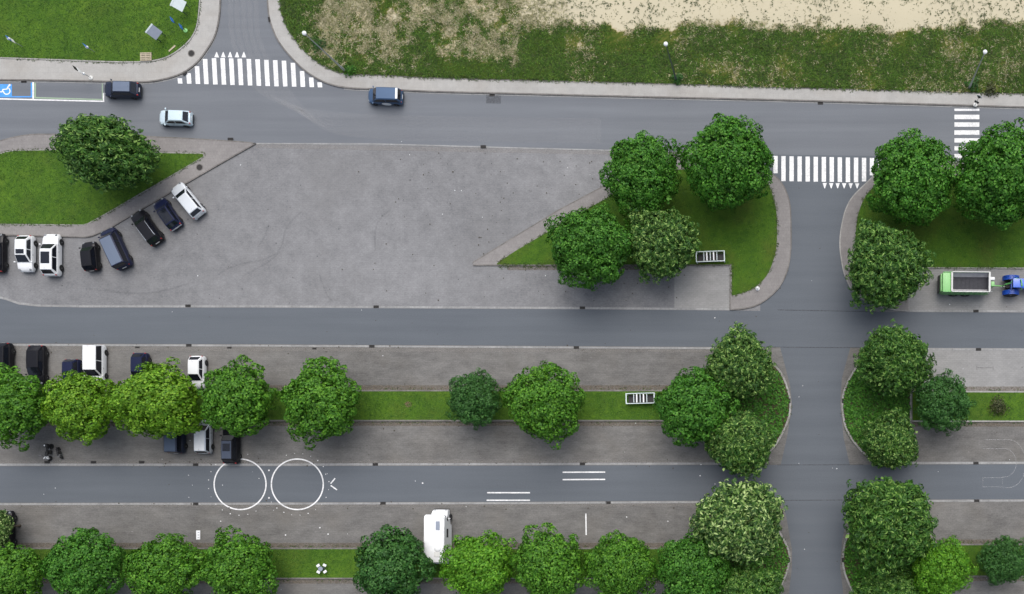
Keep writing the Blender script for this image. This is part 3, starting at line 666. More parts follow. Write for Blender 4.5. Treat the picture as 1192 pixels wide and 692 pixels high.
# meadow: sown by a mask of bare straw-coloured soil and green growth
def fbm(x, y, s, o=4): return mnoise.fractal((x * s, y * s, 3.3), 0.9, 2.0, o)
def kerb_y(px):
    for (ax, ay), (bx, by) in zip(ne_in[1:], ne_in[2:]):
        if ax <= px <= bx and bx > ax: return ay + (by - ay) * (px - ax) / (bx - ax)
    return -20
def straw(px, py):
    """0 green .. 1 straw or bare soil"""
    edge = 31 + 10 * fbm(px, py, .012) + 9 * fbm(px, py, .05) + 4 * fbm(px, py, .2)
    if px > 640: edge += 3
    s = (edge - py) / 7 + 0.2
    if px < 660:                 # tall dry grass on the left, mixed with green
        k = min(1, (660 - px) / 60)
        lim = 14 + (px - 330) * 0.0 + 26 * fbm(px, py, .02)
        mixed = 0.50 + 0.45 * fbm(px, py, .03) + 0.45 * fbm(px, py, .09) + 0.5 * fbm(px, py, .15) - max(0, (py - 62) / 30) - max(0, (375 - px) / 40)
        s = s * (1 - k) + mixed * k
    else:
        s = max(s, 0.18 + 0.28 * fbm(px, py, .02) + 0.32 * fbm(px, py * 2.5, .12))
    return min(1, max(0, s))
bm = bmesh.new(); lay = bm.loops.layers.float_color.new('cover')
gx = list(range(XL + 640, 320, 6)) and list(np.arange(312, XR + 1, 3.0)); gy = list(np.arange(-60, 126, 3.0)); grid = {}; sval = {}
mead = ne_in + [(XR, -350), (326, -350)]
for i, x in enumerate(gx):
    for j, y in enumerate(gy):
        zz = 0.12 + 0.12 * (0.5 + mnoise.noise((x * .03, y * .03, 7)))
        grid[i, j] = None; sval[i, j] = (straw(x, y), zz)
def gv(i, j):
    if grid[i, j] is None: grid[i, j] = bm.verts.new((*G(gx[i], gy[j]), sval[i, j][1]))
    return grid[i, j]
for i in range(len(gx) - 1):
    for j in range(len(gy) - 1):
        cc = [(i, j), (i + 1, j), (i + 1, j + 1), (i, j + 1)]
        if all(inside((gx[a], gy[b]), mead) for a, b in cc):
            f = bm.faces.new([gv(a, b) for a, b in cc][::-1])
            for lp, (a, b) in zip(f.loops, cc[::-1]): lp[lay] = (sval[a, b][0],) * 3 + (1,)
mm, t_, b_ = new_mat('meadow_ground')
N_ = t_.nodes.new; L_ = t_.links.new
at_ = N_('ShaderNodeAttribute'); at_.attribute_name = 'cover'; geo_ = N_('ShaderNodeNewGeometry')
ns = N_('ShaderNodeTexNoise'); ns.inputs['Scale'].default_value = 3.0; ns.inputs['Detail'].default_value = 6; ns.inputs['Roughness'].default_value = .7; L_(geo_.outputs['Position'], ns.inputs['Vector'])
ad = N_('ShaderNodeMath'); ad.operation = 'MULTIPLY_ADD'; ad.inputs[1].default_value = 1.1; ad.inputs[2].default_value = -0.55; L_(ns.outputs[0], ad.inputs[0])
ad2 = N_('ShaderNodeMath'); ad2.operation = 'ADD'; L_(ad.outputs[0], ad2.inputs[0]); L_(at_.outputs['Fac'], ad2.inputs[1])
rp = N_('ShaderNodeValToRGB'); e = rp.color_ramp.elements; e[0].position = .1; e[0].color = (.040, .070, .010, 1); e[1].position = .95; e[1].color = (.46, .415, .30, 1)
k_ = e.new(.45); k_.color = (.12, .125, .03, 1); k_ = e.new(.62); k_.color = (.40, .34, .22, 1)
L_(ad2.outputs[0], rp.inputs[0]); L_(rp.outputs[0], b_.inputs['Base Color']); b_.inputs['Roughness'].default_value = .95; b_.inputs['Specular IOR Level'].default_value = .1
structure('meadow', bm, mm)
sheet('meadow_base', ne_in + [(XR, -350), (326, -350)], 0.04, M['lawn_dry'], 0)

def tufts(name, pts, hmin, hmax, m, seed, per=4):
    rn = np.random.default_rng(seed); P = np.repeat(np.array(pts), per, 0); n = len(P)
    P = P + np.concatenate([rn.normal(0, .07, (n, 2)), np.zeros((n, 1))], 1)
    d = unit(np.concatenate([rn.normal(0, 1, (n, 2)), rn.uniform(.3, 1.3, (n, 1))], 1)); nn = unit(np.concatenate([-d[:, :2] * .4, np.ones((n, 1))], 1) + rn.normal(0, .2, (n, 3)))
    me = leaves_mesh(name, P, nn, d, rn.uniform(hmin, hmax, n), rn.uniform(.035, .085, n))
    o = link(name, me, m); o['kind'] = 'stuff'; return o
rn = random.Random(9); gre, stw, drk = [], [], []
for _ in range(75000):
    px, py = rn.uniform(312, 1240), rn.uniform(-25, 122)
    if py > kerb_y(px) - 1.0 or not inside((px, py), mead): continue
    s0 = straw(px, py); s = s0 + rn.uniform(-.32, .32); p = (*G(px, py), 0.18)
    if s0 > 0.85 and rn.random() < (px - 540) / 130:
        if rn.random() < .07: drk.append(p)
    elif s > 0.5: stw.append(p)
    elif rn.random() < .42: drk.append(p)
    else: gre.append(p)
LM['grassg'] = leaf_mat('meadow_grass_blade', [(0, (0.035, 0.095, 0.008)), (0.5, (0.07, 0.16, 0.015)), (1, (0.14, 0.24, 0.03))], .2)
LM['grassd'] = leaf_mat('dark_weed_leaf', [(0, (0.025, 0.055, 0.008)), (0.5, (0.045, 0.085, 0.014)), (1, (0.09, 0.10, 0.03))], .15)
LM['grasss'] = leaf_mat('dry_straw_blade', [(0, (0.16, 0.18, 0.06)), (0.5, (0.33, 0.31, 0.16)), (1, (0.55, 0.51, 0.36))], .15)
tufts('meadow_grass', gre, .18, .42, LM['grassg'], 1); tufts('meadow_weeds', drk, .15, .36, LM['grassd'], 2); tufts('dry_grass', stw, .18, .45, LM['grasss'], 3)
# short blades over the lawns, and weeds in the joints along the kerbs
lawn_pts = []; lawn_polys = [(nw_in + [(XL, -350)], (-8, -8, 236, 72), 9000), (wi_in, (-8, 175, 240, 262), 7000), (ci_in, (575, 198, 905, 345), 5500), (ei_in, (994, 203, 1200, 350), 6500)]
for pl, (x0, y0, x1, y1), n in lawn_polys:
    k = 0
    while k < n:
        p = (rn.uniform(x0, x1), rn.uniform(y0, y1)); k += 1
        if inside(p, pl): lawn_pts.append((*G(*p), 0.13))
for x0, y0, x1, y1, n in ((-8, 457, 795, 488, 9000), (1064, 458, 1200, 489, 1600), (-8, 640, 800, 672, 9000), (1093, 636, 1200, 670, 1200)):
    for k in range(n): lawn_pts.append((*G(rn.uniform(x0, x1), rn.uniform(y0, y1)), 0.105))
LM['lawng'] = leaf_mat('lawn_blade', [(0, (0.022, 0.076, 0.005)), (0.6, (0.054, 0.145, 0.008)), (1, (0.105, 0.20, 0.018))], .2)
tufts('lawn_grass', lawn_pts, .08, .17, LM['lawng'], 4, 3)
wp = []
def along(x0, x1, y, n, sd=1.0):
    for _ in range(n):
        x = x0 + (x1 - x0) * rn.random()
        if fbm(x, y, .05) > -0.1: wp.append((*G(x, y + rn.gauss(0, sd)), 0.02))
along(-5, 800, 453.6, 500, .8); along(-5, 800, 491.5, 500, .9); along(1062, 1195, 454.8, 90); along(1062, 1195, 492.5, 120)
along(-5, 800, 637, 520, .9); along(-5, 800, 675, 500, .9); along(1092, 1195, 632.5, 90); along(580, 785, 310.5, 260, 1.0); along(400, 1190, 100, 0)
def edge_tufts(line, n, sd):
    seg = [(a, b, math.dist(a, b)) for a, b in zip(line, line[1:])]; tot = sum(q[2] for q in seg)
    for a, b, l in seg:
        for _ in range(int(n * l / tot)):
            f = rn.random(); x, y = a[0] + (b[0] - a[0]) * f, a[1] + (b[1] - a[1]) * f
            if -10 < x < 1205 and -10 < y < 700 and fbm(x, y, .08) > -.25: wp.append((*G(x + rn.gauss(0, sd), y + rn.gauss(0, sd)), .13))
for ln_, n_ in ((nw_in, 1500), (wi_in + wi_in[:1], 1400), (ci_in + ci_in[:1], 1200), (ei_in + ei_in[:1], 1100), (ne_in, 2200)): edge_tufts(ln_, n_, .9)
for isl in I: edge_tufts(isl, 260, .7)
tufts('joint_weeds', wp, .08, .2, LM['grassd'], 6, 3)
# litter and fallen leaves: crumbs nobody could count
bm = bmesh.new(); bd = bmesh.new()
for _ in range(640):
    x, y = rn.uniform(0, 1192), rn.uniform(165, 690); a = rn.random() * 3; r = rn.uniform(.03, .075)
    if _ > 220: x, y = rn.gauss(640, 110), rn.uniform(178, 352); r = rn.uniform(.03, .11)
    if _ > 400: x, y = rn.uniform(0, 800), rn.choice((450, 495, 540, 590, 633, 405)) + rn.gauss(0, 3)
    if inside((x, y), ci_out): continue
    tgt = bm if rn.random() < .35 and _ < 220 else bd
    gx_, gy_ = G(x, y); z = 0.16
    q = [(gx_ + r * math.cos(a + k * 1.57) * rn.uniform(.6, 1.2), gy_ + r * math.sin(a + k * 1.57), z - .135 + rn.uniform(0, .02)) for k in range(4)]
    tgt.faces.new([tgt.verts.new(p) for p in q])
o = obj('litter', bm, M['white_plastic']); o['kind'] = 'stuff'
o = obj('fallen_leaves', bd, mat('dead_leaf', (.05, .042, .03), .9)); o['kind'] = 'stuff'

# ---------------------------------------------------------------- vehicles
paints = {}
def paint(name, col, metal=0.0, rough=0.28):
    if name not in paints: paints[name] = mat(name + '_car_paint', col, rough, metal, 0.22, 0.12, 0.02)
    return paints[name]

def wheel(parent, x, y, r, wd, side):
    we = bpy.data.objects.new('wheel', None); COL.objects.link(we); we.parent = parent; we.location = (x, y, r); we.empty_display_size = .2
    bm = bmesh.new(); h = wd / 2
    lathe(bm, [(r * .62, -h), (r * .93, -h), (r, -h * .7), (r, h * .7), (r * .93, h), (r * .62, h)], 20, 'Y'); obj('tyre', bm, M['tyre'], we, True)
    bm = bmesh.new(); s = side
    lathe(bm, [(r * .60, s * h * .2), (r * .60, s * (h - .02)), (r * .50, s * (h - .03)), (r * .2, s * (h - .035)), (r * .1, s * (h + .004))], 12, 'Y')
    obj('rim', bm, M['rim'], we, True)

KIND = {   # fractions of length measured from the nose: cowl, roof front, roof rear, foot of the rear glass; shoulder height as a share of height
 'hatch': (.235, .43, .84, .975, .62), 'suv': (.25, .40, .88, .975, .62), 'mini': (.20, .38, .88, .985, .61), 'wagon': (.25, .42, .90, .985, .63),
 'mpv': (.17, .34, .93, .99, .56), 'van': (.13, .27, .965, .992, .56), 'kombi': (.17, .32, .95, .992, .53)}

def car(name, label, cx, cy, heading, L, W, Ht, kind, pnt, cat='car', group='parked cars', roof=None, sunroof=None, rails=False, sticker=False, plate=True, stripe=False, glassroof=False, rearpaint=None, glass=None):
    t = thing(name, label, cat, (*G(cx, cy, 0.5), 0.017), R(heading), group)
    fc, ff, fr, fb, sh = KIND[kind]; X = lambda f: L / 2 - f * L
    xc, xf, xr, xb = X(fc), X(ff), X(fr), X(fb); hs = sh * Ht; hw = W / 2; gl = glass or M['glass']
    # ---- lower body, lofted
    us = [-.5, -.49, -.465, -.42, -.33, -.2, 0, .2, .30, .37, .42, .46, .485, .497, .5]
    def wf(u):
        a = abs(u); return 1.0 if a < .33 else 1 - 0.24 * ((a - .33) / .17) ** (3.2 if u > 0 else 4.6) * (1 if u > 0 else .7)
    def top(u):
        x = u * L
        if x <= xc + .02:
            return hs if u > -.47 else hs * (.93 if u > -.495 else .82)
        f = (x - xc) / (L / 2 - xc)
        return hs * (1 - .14 * f - .26 * f ** 6) - .02
    rings = []; bm = bmesh.new()
    for u in us:
        wv = hw * wf(u); z1 = top(u); zb = .20 + (.10 if abs(u) > .47 else 0); e = .05 if abs(u) < .48 else .1
        half = [(0, z1 + .025), (.55 * wv, z1 + .018), (.84 * wv, z1 - .012), (.95 * wv, z1 - .07), (wv, z1 * .72), (wv, z1 * .5), (.97 * wv, zb + .08), (.88 * wv, zb), (0, zb)]
        ring = [(u * L, y, z) for y, z in half] + [(u * L, -y, z) for y, z in half[-2:0:-1]]
        rings.append([bm.verts.new(p) for p in ring])
    n = len(rings[0])
    for a, b in zip(rings, rings[1:]):
        for k in range(n): bm.faces.new((a[k], a[(k + 1) % n], b[(k + 1) % n], b[k]))
    bm.faces.new(rings[0]); bm.faces.new(rings[-1][::-1])
    # ---- cabin in the same mesh
    wb, wt = hw * .93, hw * (.74 if kind not in ('van', 'kombi', 'mpv') else .82)
    zt = Ht
    st = [(xc, wb * .97, wb * .90, hs + .012), (xf, wb, wt, zt - .015), ((xf + xr) / 2, wb, wt, zt), (xr, wb, wt, zt - .03), (xb, wb * .95, wb * .90, hs + .012)]
    cr = []
    for i, (x, b0, t0, z) in enumerate(st):
        lo = hs - .06; drop = .07 if 0 < i < 4 else .01
        half = [(0, z + .02), (t0 * .86, z + .006), (t0, z - drop), (b0, lo)]
        cr.append([bm.verts.new((x, y, zz)) for y, zz in half] + [bm.verts.new((x, -y, zz)) for y, zz in half[:0:-1]])
    for a, b in zip(cr, cr[1:]):
        m7 = len(a)
        for k in range(m7 - 1 + 1):
            if k == 3: continue
            bm.faces.new((a[k], a[(k + 1) % m7], b[(k + 1) % m7], b[k]))
    body = obj('body', bm, pnt, t, True, 26)
    # ---- glass
    def slope(nm, A, B, t0, t1, m, shrink=.93, lift=.008):
        """pane lying on the slope between cabin stations A and B"""
        (xa, _, wa, za), (x2, _, w2, z2) = A, B; d = Vector((x2 - xa, 0, z2 - za)).normalized(); nn = Vector((-d.z, 0, d.x)) if d.x > 0 else Vector((d.z, 0, -d.x))
        if nn.z < 0: nn = -nn
        bm = bmesh.new(); rows = []
        for tt in (t0, (t0 + t1) / 2, t1):
            x, wv, z = xa + (x2 - xa) * tt, (wa + (w2 * .93 - wa) * tt) * shrink, za + (z2 - za) * tt
            rows.append([bm.verts.new(Vector((x, y * wv, z + c)) + nn * lift) for y, c in ((-1, .004), (-.5, .014), (0, .021), (.5, .014), (1, .004))])
        for a, b in zip(rows, rows[1:]):
            for k in range(4): bm.faces.new((a[k], a[k + 1], b[k + 1], b[k]))
        return obj(nm, bm, m, t, True, 60)
    slope('windscreen', st[0], st[1], .06, .95, gl); slope('rear_window', st[4], st[3], .22 if kind in ('van', 'kombi') else .12, .88, gl, .88)
    def side(nm, poly_, s, m, off=.009):
        zb0, zt0 = hs - .06, zt - .08; slp = Vector((0, zt0 - zb0, wb - wt)).normalized(); bm = bmesh.new()
        vs = [bm.verts.new((x, s * (wb + (wt - wb) * (z - zb0) / (zt0 - zb0) + off * slp.y), z + off * slp.z)) for x, z in poly_]
        bm.faces.new(vs); return obj(nm, bm, m, t)
    zl, zh = hs + .03, zt - .13; mx = (xf * .62 + xr * .38) if kind != 'van' else xf - .75
    fx = xf + (xc - xf) * (1 - (zl - hs) / (zt - hs)) - .13
    for s in (1, -1):
        side('side_window', [(fx, zl), (mx + .04, zl), (mx + .04, zh), (xf - .03, zh)], s, gl)
        rb = xr + (xb - xr) * (1 - (zl - hs) / (zt - hs)) * .55 + .05
        side('side_window', [(mx - .04, zl), (rb, zl), (xr + .10, zh), (mx - .04, zh)], s, gl)
    # ---- roof fittings
    def roofpanel(nm, f0, f1, m, wsc=.8, lift=.010):
        bm = bmesh.new(); rows = []
        for f in (f0, .5, f1) if f0 < .5 < f1 else (f0, f1):
            x = xf + (xr - xf) * f; z = zt - .015 + .015 * min(1, f * 2) - (.03 * max(0, f * 2 - 1))
            rows.append([bm.verts.new((x, y * wt * wsc, z + c + lift)) for y, c in ((-1, .007), (0, .020), (1, .007))])
        for a, b in zip(rows, rows[1:]):
            for k in range(2): bm.faces.new((a[k], a[k + 1], b[k + 1], b[k]))
        return obj(nm, bm, m, t)
    if roof: roofpanel('roof_panel', .02, .98, roof, .86)
    if sunroof: roofpanel('sunroof', sunroof[0], sunroof[1], gl, sunroof[2], .018)
    if rails:
        for s in (1, -1):
            bm = bmesh.new(); tube(bm, [(xf - .1, s * wt * .90, zt - .02), (xf - .25, s * wt * .90, zt + .05), (xr + .2, s * wt * .90, zt + .04), (xr + .05, s * wt * .90, zt - .03)], .028, 6); obj('roof_rail', bm, M['chrome'], t)
    # ---- wheels, arches, lamps, mirrors, bumpers
    wr = .31 if L < 4.6 else .34
    for f in (.185, .80):
        for s in (1, -1):
            wheel(t, X(f), s * (hw - .085), wr, .20, s)
            bm = bmesh.new(); k = 14
            vs = [bm.verts.new((X(f) + (wr + .055) * math.cos(math.pi * q / k), s * (hw + .004), wr + (wr + .055) * math.sin(math.pi * q / k) - .02)) for q in range(k + 1)]
            bm.faces.new(vs); obj('wheel_arch', bm, M['black'], t)
    for s in (1, -1):
        bm = bmesh.new(); box(bm, (L / 2 - .20, s * hw * .66, hs * .79), (.24, .22, .09), s * -.42, .03, .25); obj('headlight', bm, M['lamp'], t, True)
        bm = bmesh.new(); box(bm, (-L / 2 + .075, s * hw * .78, hs * .90), (.12, .13, .20), s * .2, .03); obj('tail_light', bm, M['tail'], t, True)
        bm = bmesh.new(); box(bm, (fx + .10, s * (hw + .09), hs + .06), (.13, .20, .13), 0, .04); obj('wing_mirror', bm, pnt, t, True)
        bm = bmesh.new(); box(bm, (fx - .75, s * (hw * 1.0 + .006), hs * .78), (.16, .02, .03), 0, .006); obj('door_handle', bm, M['black'], t)
    bm = bmesh.new(); box(bm, (L / 2 - .035, 0, .40), (.07, W * .52, .16), 0, .02); obj('grille', bm, M['black'], t)
    bm = bmesh.new(); box(bm, (-L / 2 + .02, 0, .36), (.08, W * .66, .12), 0, .02); obj('rear_bumper', bm, M['black'], t)
    if plate:
        bm = bmesh.new(); box(bm, (-L / 2 - .008, 0, hs * .72), (.02, .5, .11)); obj('number_plate', bm, M['plate'], t)
        bm = bmesh.new(); box(bm, (L / 2 + .006, 0, .42), (.02, .5, .11)); obj('number_plate', bm, M['plate'], t)
    if rearpaint:
        bm = bmesh.new(); box(bm, (-L / 2 + .03, 0, hs * .70), (.09, W * .80, .24), 0, .03); obj('boot_panel', bm, rearpaint, t)
    if stripe:
        bm = bmesh.new(); box(bm, (xr + .03, 0, zt + .012), (.26, wt * 1.75, .03), 0, .012); obj('roof_spoiler', bm, M['white_plastic'], t)
    if sticker:      # white oval door emblem on both flanks
        for s in (1, -1):
            bm = bmesh.new(); bm.faces.new([bm.verts.new((-.15 + .55 * math.cos(2 * math.pi * k / 20), s * (hw + .012), hs * .62 + .36 * math.sin(2 * math.pi * k / 20))) for k in range(20)])
            obj('door_emblem', bm, M['white_plastic'], t)
    bm = bmesh.new(); tube(bm, [(xr + .25, 0, zt + .01), (xr + .05, 0, zt + .22)], .008, 5); obj('aerial', bm, M['black'], t)
    return t

BLK = paint('black', (.010, .010, .013)); NAVY = paint('navy', (.012, .016, .045)); SLATE = paint('slate_blue', (.07, .095, .14), .1, .35)
WHITE = paint('white', (.70, .71, .72)); ICE = paint('ice_blue', (.55, .66, .72), .25); BLUE = paint('steel_blue', (.055, .095, .17), .2); SILV = paint('silver', (.52, .56, .60), .5)
SKY_ROOF = paint('sky_reflection_roof', (.13, .16, .22), .1, .4); DARKROOF = paint('dark_blue_grey', (.07, .085, .12), .1)  # grey-blue roof tone puts the sky's reflection into the paint colour
PEARL = paint('pearl_white', (.58, .61, .64), .1)
DG = paint('deep_blue_grey', (.025, .032, .055), .3)
car('parked_car', 'dark slate blue car parked in a marked bay by the left zebra crossing', 143, 105.3, 179, 4.1, 1.75, 1.55, 'suv', DG, roof=SKY_ROOF, group='cars on the main road')
car('parked_car', 'pale ice blue hatchback driving in the middle of the main road', 205, 138.2, 178.5, 3.75, 1.66, 1.45, 'hatch', ICE, group='cars on the main road')
car('parked_car', 'blue hatchback with a white oval emblem on its door parked at the upper kerb', 449, 113, 178.5, 4.0, 1.72, 1.55, 'mpv', BLUE, group='cars on the main road', sticker=True, stripe=True)
G1 = 'cars parked beside the lawn'
car('parked_car', 'black car cut by the left edge of the photo, left of two white cars', -2.5, 295, 90, 4.5, 1.8, 1.5, 'suv', BLK, group=G1)
car('parked_car', 'white hatchback facing down the photo with a small dark roof window, beside the lawn', 31.5, 296, -90, 4.15, 1.78, 1.5, 'hatch', WHITE, group=G1, sunroof=(.05, .36, .72))
car('parked_car', 'white car with a large dark glass roof panel, right of the white hatchback', 61.5, 297.5, 90, 4.85, 1.86, 1.6, 'suv', WHITE, group=G1, sunroof=(.14, .72, .74))
car('parked_car', 'small black car beside the long dark blue people carrier', 106.5, 299, 96, 3.4, 1.6, 1.5, 'mini', BLK, group=G1)
car('parked_van', 'dark blue people carrier with sky reflection painted grey on its long roof', 136.5, 290, 115, 4.9, 1.85, 1.85, 'van', NAVY, cat='van', group=G1, roof=SKY_ROOF)
car('parked_car', 'black estate car with shiny roof rails', 172, 265.5, 126, 4.4, 1.78, 1.5, 'wagon', BLK, group=G1, rails=True)
car('parked_car', 'dark hatchback with a dark glass roof and silver tail, left of the silver white car', 196, 250, 125, 3.85, 1.68, 1.48, 'suv', NAVY, group=G1, sunroof=(.05, .95, .8), rearpaint=SILV)
car('parked_car', 'silver white car at the upper end of the angled row', 219.5, 234, 129, 4.5, 1.75, 1.45, 'wagon', PEARL, group=G1)
G2 = 'cars parked below the middle road'
car('parked_car', 'black car at the left edge below the middle road', 5.5, 422.5, -90, 4.5, 1.85, 1.55, 'suv', BLK, group=G2)
car('parked_car', 'long black car second from the left edge below the middle road', 44.5, 425.5, -90, 4.55, 1.82, 1.45, 'hatch', BLK, group=G2)
car('parked_car', 'small black box shaped car beside the white van', 86.5, 437, -90, 3.6, 1.62, 1.62, 'mini', NAVY, group=G2)
car('parked_van', 'white van parked below the middle road', 113.5, 424, -90, 4.4, 1.85, 1.85, 'kombi', WHITE, cat='van', group=G2)
car('parked_car', 'dark blue car whose rear half shows above a wide bright tree', 165, 431, -90, 3.9, 1.68, 1.5, 'hatch', NAVY, group=G2, plate=False)
car('parked_car', 'white hatchback parked alone between two bright trees below the middle road', 231, 434, -90, 3.8, 1.68, 1.5, 'hatch', WHITE, group=G2)
G3 = 'cars parked above the lower road'
car('parked_van', 'slate blue van showing its rear below a bright tree', 206.5, 507, 90, 4.2, 1.8, 1.8, 'van', DG, cat='van', group=G3, roof=SLATE)
car('parked_car', 'white roofed silver car parked between the slate van and a black car', 238.5, 508.5, 90, 3.95, 1.66, 1.5, 'mpv', SILV, group=G3, roof=WHITE)
car('parked_car', 'black car with a sunroof whose tail touches the painted circle', 270, 518, 90, 4.4, 1.75, 1.55, 'suv', BLK, group=G3, sunroof=(.16, .58, .66), roof=DARKROOF)
car('parked_car', 'black car at the lower left edge under a pale leaved tree', 7.5, 617.5, 90, 4.5, 1.8, 1.5, 'suv', BLK, group='car below the lower road')

# ---- motorhome
def motorhome():
    cx, cy = G(515.2, 624, 0.3)
    t = thing('motorhome', 'white motorhome parked under the trees below the lower road', 'motorhome', (cx, cy, 0.017), R(90))
    L, W = 6.0, 2.3
    bm = bmesh.new()      # living box with a rounded overhang, extruded side profile
    prof = [(-3.0, .45), (-3.0, 2.55), (-2.85, 2.78), (-2.4, 2.85), (2.1, 2.85), (2.45, 2.72), (2.55, 2.45), (2.35, 2.12), (1.75, 1.95), (1.35, 1.1), (1.35, .45)]
    a = [bm.verts.new((x, W / 2, z)) for x, z in prof]; b = [bm.verts.new((x, -W / 2, z)) for x, z in prof]
    for k in range(len(prof)): bm.faces.new((a[k], a[(k + 1) % len(prof)], b[(k + 1) % len(prof)], b[k]))
    bm.faces.new(a); bm.faces.new(b[::-1])
    bmesh.ops.bevel(bm, geom=[e for e in bm.edges if abs(e.verts[0].co.y) == abs(e.verts[1].co.y) and e.verts[0].co.y * e.verts[1].co.y > 0], offset=.09, segments=3, affect='EDGES')
    obj('living_box', bm, M['white_plastic'], t, True)
    bm = bmesh.new()      # cab and bonnet
    prof = [(1.2, .35), (1.2, 1.95), (1.85, 1.97), (2.35, 1.30), (2.9, 1.10), (3.06, .85), (3.08, .35)]; w1 = .98
    a = [bm.verts.new((x, w1 * (1 if x < 2.6 else .88), z)) for x, z in prof]; b = [bm.verts.new((x, -w1 * (1 if x < 2.6 else .88), z)) for x, z in prof]
    for k in range(len(prof)): bm.faces.new((a[k], a[(k + 1) % len(prof)], b[(k + 1) % len(prof)], b[k]))
    bm.faces.new(a); bm.faces.new(b[::-1]); bmesh.ops.bevel(bm, geom=bm.edges[:], offset=.06, segments=2, affect='EDGES')
    obj('cab', bm, M['white_plastic'], t, True)
    bm = bmesh.new(); bm.faces.new([bm.verts.new(p) for p in ((1.93, .85, 1.93), (1.93, -.85, 1.93), (2.37, -.85, 1.335), (2.37, .85, 1.335))]); obj('windscreen', bm, M['glass'], t)
    for s in (1, -1):
        bm = bmesh.new(); bm.faces.new([bm.verts.new((x, s * (w1 + .006), z)) for x, z in ((1.42, 1.2), (2.25, 1.2), (1.85, 1.84), (1.42, 1.84))]); obj('cab_window', bm, M['glass'], t)
        for x0, x1 in ((-.1, .9), (-2.2, -1.2)):
            bm = bmesh.new(); box(bm, ((x0 + x1) / 2, s * (W / 2 + .005), 1.85), (x1 - x0, .03, .5), 0, .01); obj('side_window', bm, M['glass'], t)
        bm = bmesh.new(); box(bm, (2.05, s * 1.22, 1.45), (.12, .22, .28), 0, .04); obj('wing_mirror', bm, M['white_plastic'], t, True)
        bm = bmesh.new(); box(bm, (-2.98, s * .95, .95), (.07, .16, .40), 0, .02); obj('tail_light', bm, M['tail'], t)
        bm = bmesh.new(); box(bm, (2.98, s * .66, .92), (.16, .28, .16), 0, .04); obj('headlight', bm, M['lamp'], t, True)
        for x in (2.2, -1.7): wheel(t, x, s * .92, .34, .22, s)
    bm = bmesh.new(); box(bm, (1.3, -.45, 2.88), (1.0, .45, .06), 0, .015); obj('roof_window', bm, M['slate_panel'], t)
    bm = bmesh.new(); lathe(bm, [(.34, 2.84), (.36, 2.93), (.28, 2.99), (.02, 3.02)], 20, 'Z', (-1.3, -.42, 0)); obj('roof_dome', bm, M['white_plastic'], t, True)
    bm = bmesh.new(); box(bm, (-1.95, -.35, 2.90), (.55, .6, .09), 0, .02); obj('roof_hatch', bm, M['concrete'], t)
    bm = bmesh.new(); box(bm, (-3.13, -.1, .62), (.16, 1.5, .10), 0, .02); box(bm, (-3.1, -.1, .9), (.05, .06, .55)); obj('rear_rack', bm, M['white_metal'], t)
    bm = bmesh.new(); box(bm, (3.1, 0, .48), (.12, 1.7, .22), 0, .04); obj('front_bumper', bm, M['black'], t, True)
motorhome()

